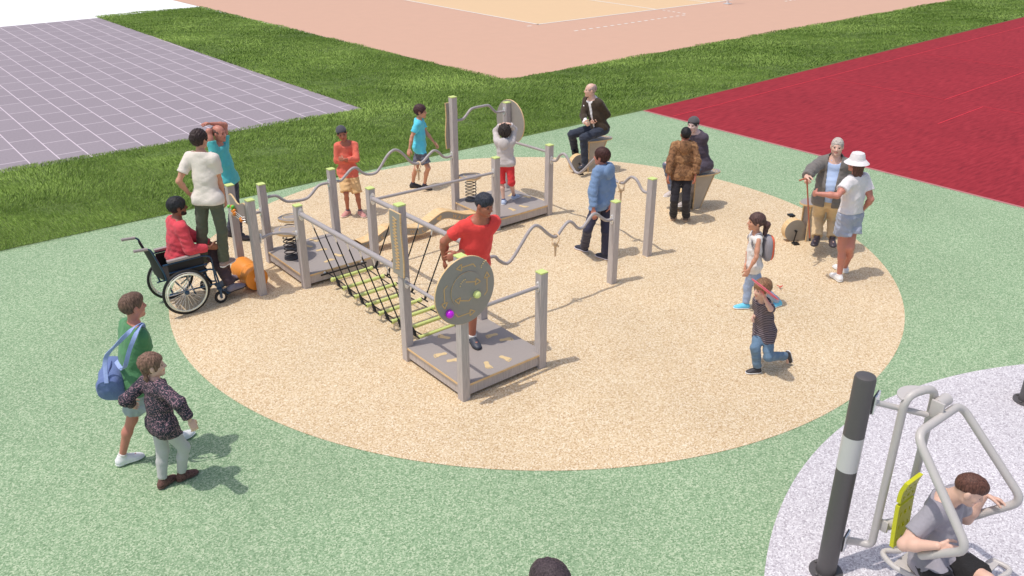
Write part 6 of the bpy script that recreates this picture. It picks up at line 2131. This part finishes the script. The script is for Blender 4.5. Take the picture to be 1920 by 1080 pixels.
def soft_box(c, ax, half, e=3.0, n=20):
    vs, fs = [], []
    for i in range(n + 1):
        p = -math.pi / 2 + math.pi * i / n
        for j in range(2 * n):
            a = math.pi * j / n
            pw = lambda x: math.copysign(abs(x) ** (2 / e), x)
            vs.append(c + ax[0] * (half[0] * pw(math.cos(p)) * pw(math.cos(a))) + ax[1] * (half[1] * pw(math.cos(p)) * pw(math.sin(a))) + ax[2] * (half[2] * pw(math.sin(p))))
    for i in range(n):
        for j in range(2 * n):
            fs.append((i * 2 * n + j, i * 2 * n + (j + 1) % (2 * n), (i + 1) * 2 * n + (j + 1) % (2 * n), (i + 1) * 2 * n + j))
    return MB().add(vs, fs, True)


packg = cloth('grey_pack_nylon', (140, 136, 142))
packo = cloth('orange_pack_nylon', (226, 98, 64))
soft_box(c, (f, rt, tz), (0.055, 0.115, 0.17)).build('pack_body', packg, bp_)
soft_box(c - f * 0.035, (f, rt, tz), (0.045, 0.095, 0.16)).build('back_pocket', packo, bp_)
soft_box(c - f * 0.06 - tz * 0.06, (f, rt, tz), (0.03, 0.06, 0.08)).build('front_pocket', packg, bp_)
for sg in (-1, 1):
    sp0 = jt('backpack', 'shL' if sg < 0 else 'shR') * 0.62 + nk_ * 0.38
    band([c + tz * 0.13 + rt * sg * 0.05 + f * 0.04, sp0 + EZ * 0.058 - f * 0.02, sp0 + f * 0.05 - EZ * 0.0, sp0 + f * 0.062 - EZ * 0.10 + rt * sg * 0.02, c - tz * 0.12 + rt * sg * 0.115 + f * 0.05], rt * 0.017).build('strap', packg, bp_)

# flying disc in the runner's raised hand
d0, d1 = Vector(DISC[0]), Vector(DISC[1])
c = (d0 + d1) / 2
ax_ = (d1 - d0).normalized()
vw = (Vector((-0.316, -11.546, 5.0)) - c).normalized()
nn = ax_.cross(vw).normalized()
nn = (nn + vw * 0.03).normalized()
dsc = empty('flying_disc', c, 'pink flying disc held up in front of the running boy', 'flying disc')
rr_ = (d1 - d0).length / 2
MB().lathe([(0.001, 0.009), (rr_ * 0.75, 0.008), (rr_ * 0.95, 0.003), (rr_, -0.006), (rr_ * 0.97, -0.011), (rr_ * 0.93, -0.004), (rr_ * 0.7, 0.003), (0.001, 0.004)], c, nn, 40, caps=False).build('disc', M['pink'], dsc)

# small red propeller toy on the sand
pr_ = empty('propeller_toy', (3.30, -1.06, 0.0), 'tiny red propeller toy lying on the sand right of the backpack girl', 'toy')
for i in range(3):
    a = 0.4 + i * 2.094
    d = Vector((math.cos(a), math.sin(a), 0.25)).normalized()
    MB().box(Vector((3.30, -1.06, 0.025)) + d * 0.022, (0.022, 0.008, 0.002), (d, EZ.cross(d).normalized(), d.cross(EZ.cross(d)).normalized())).build('blade', M['redtoy'], pr_)
MB().ball(Vector((3.30, -1.06, 0.022)), 0.009, 10).build('hub', M['redtoy'], pr_)

# walking cane
t0, t1 = Vector(CANE[0]), Vector(CANE[1])
cn = empty('walking_cane', (t1.x, t1.y, t1.z), 'brown wooden walking cane gripped at the top by the seated old person', 'cane')
hv = Vector((-0.95, -0.3, 0)).normalized()
MB().tube([t1, t1 * 0.08 + t0 * 0.92, t0, t0 + hv * 0.03 + EZ * 0.012, t0 + hv * 0.12 - EZ * 0.005], 0.0115, 10, bend=0.04).build('shaft', M['wood'], cn)
MB().tube([t1 - (t0 - t1).normalized() * 0.012, t1 + (t0 - t1).normalized() * 0.03], 0.0145, 10).build('tip', M['black'], cn)

# ------------------------------------------------------------------ light, sky, camera
SUN_AZ, SUN_EL = R(202), R(70)
sd = Vector((math.cos(SUN_EL) * math.cos(SUN_AZ), math.cos(SUN_EL) * math.sin(SUN_AZ), math.sin(SUN_EL)))
sl = bpy.data.lights.new('sun', 'SUN')
sl.energy = 2.55
sl.angle = R(0.6)
sl.color = (1.0, 0.945, 0.87)
so = bpy.data.objects.new('sun', sl)
COL.objects.link(so)
so.location = (0, 0, 30)
so.rotation_euler = sd.to_track_quat('Z', 'Y').to_euler()
wd = bpy.data.worlds.new('World')
scene.world = wd
wd.use_nodes = True
nt = wd.node_tree
sky = nt.nodes.new('ShaderNodeTexSky')
sky.sky_type = 'NISHITA'
sky.sun_disc = False
sky.sun_elevation = SUN_EL
sky.sun_rotation = math.pi / 2 - SUN_AZ
sky.altitude = 200
sky.air_density = 1.0
sky.dust_density = 3.5
sky.ozone_density = 0.2
bg = nt.nodes['Background']
bg.inputs['Strength'].default_value = 0.15
nt.links.new(sky.outputs['Color'], bg.inputs['Color'])

cam = bpy.data.cameras.new('camera')
cam.sensor_width = 36
cam.lens = 36 * 1613.7 / 1920
cam.clip_end = 2000
co = bpy.data.objects.new('camera', cam)
COL.objects.link(co)
co.location = (-0.316, -11.546, 5.0)
co.rotation_euler = (R(90 - 25.46), 0, 0)
scene.camera = co
scene.view_settings.view_transform = 'Standard'
scene.view_settings.look = 'None'
scene.view_settings.exposure = -0.08
scene.view_settings.gamma = 1.0
scene.cycles.max_bounces = 6
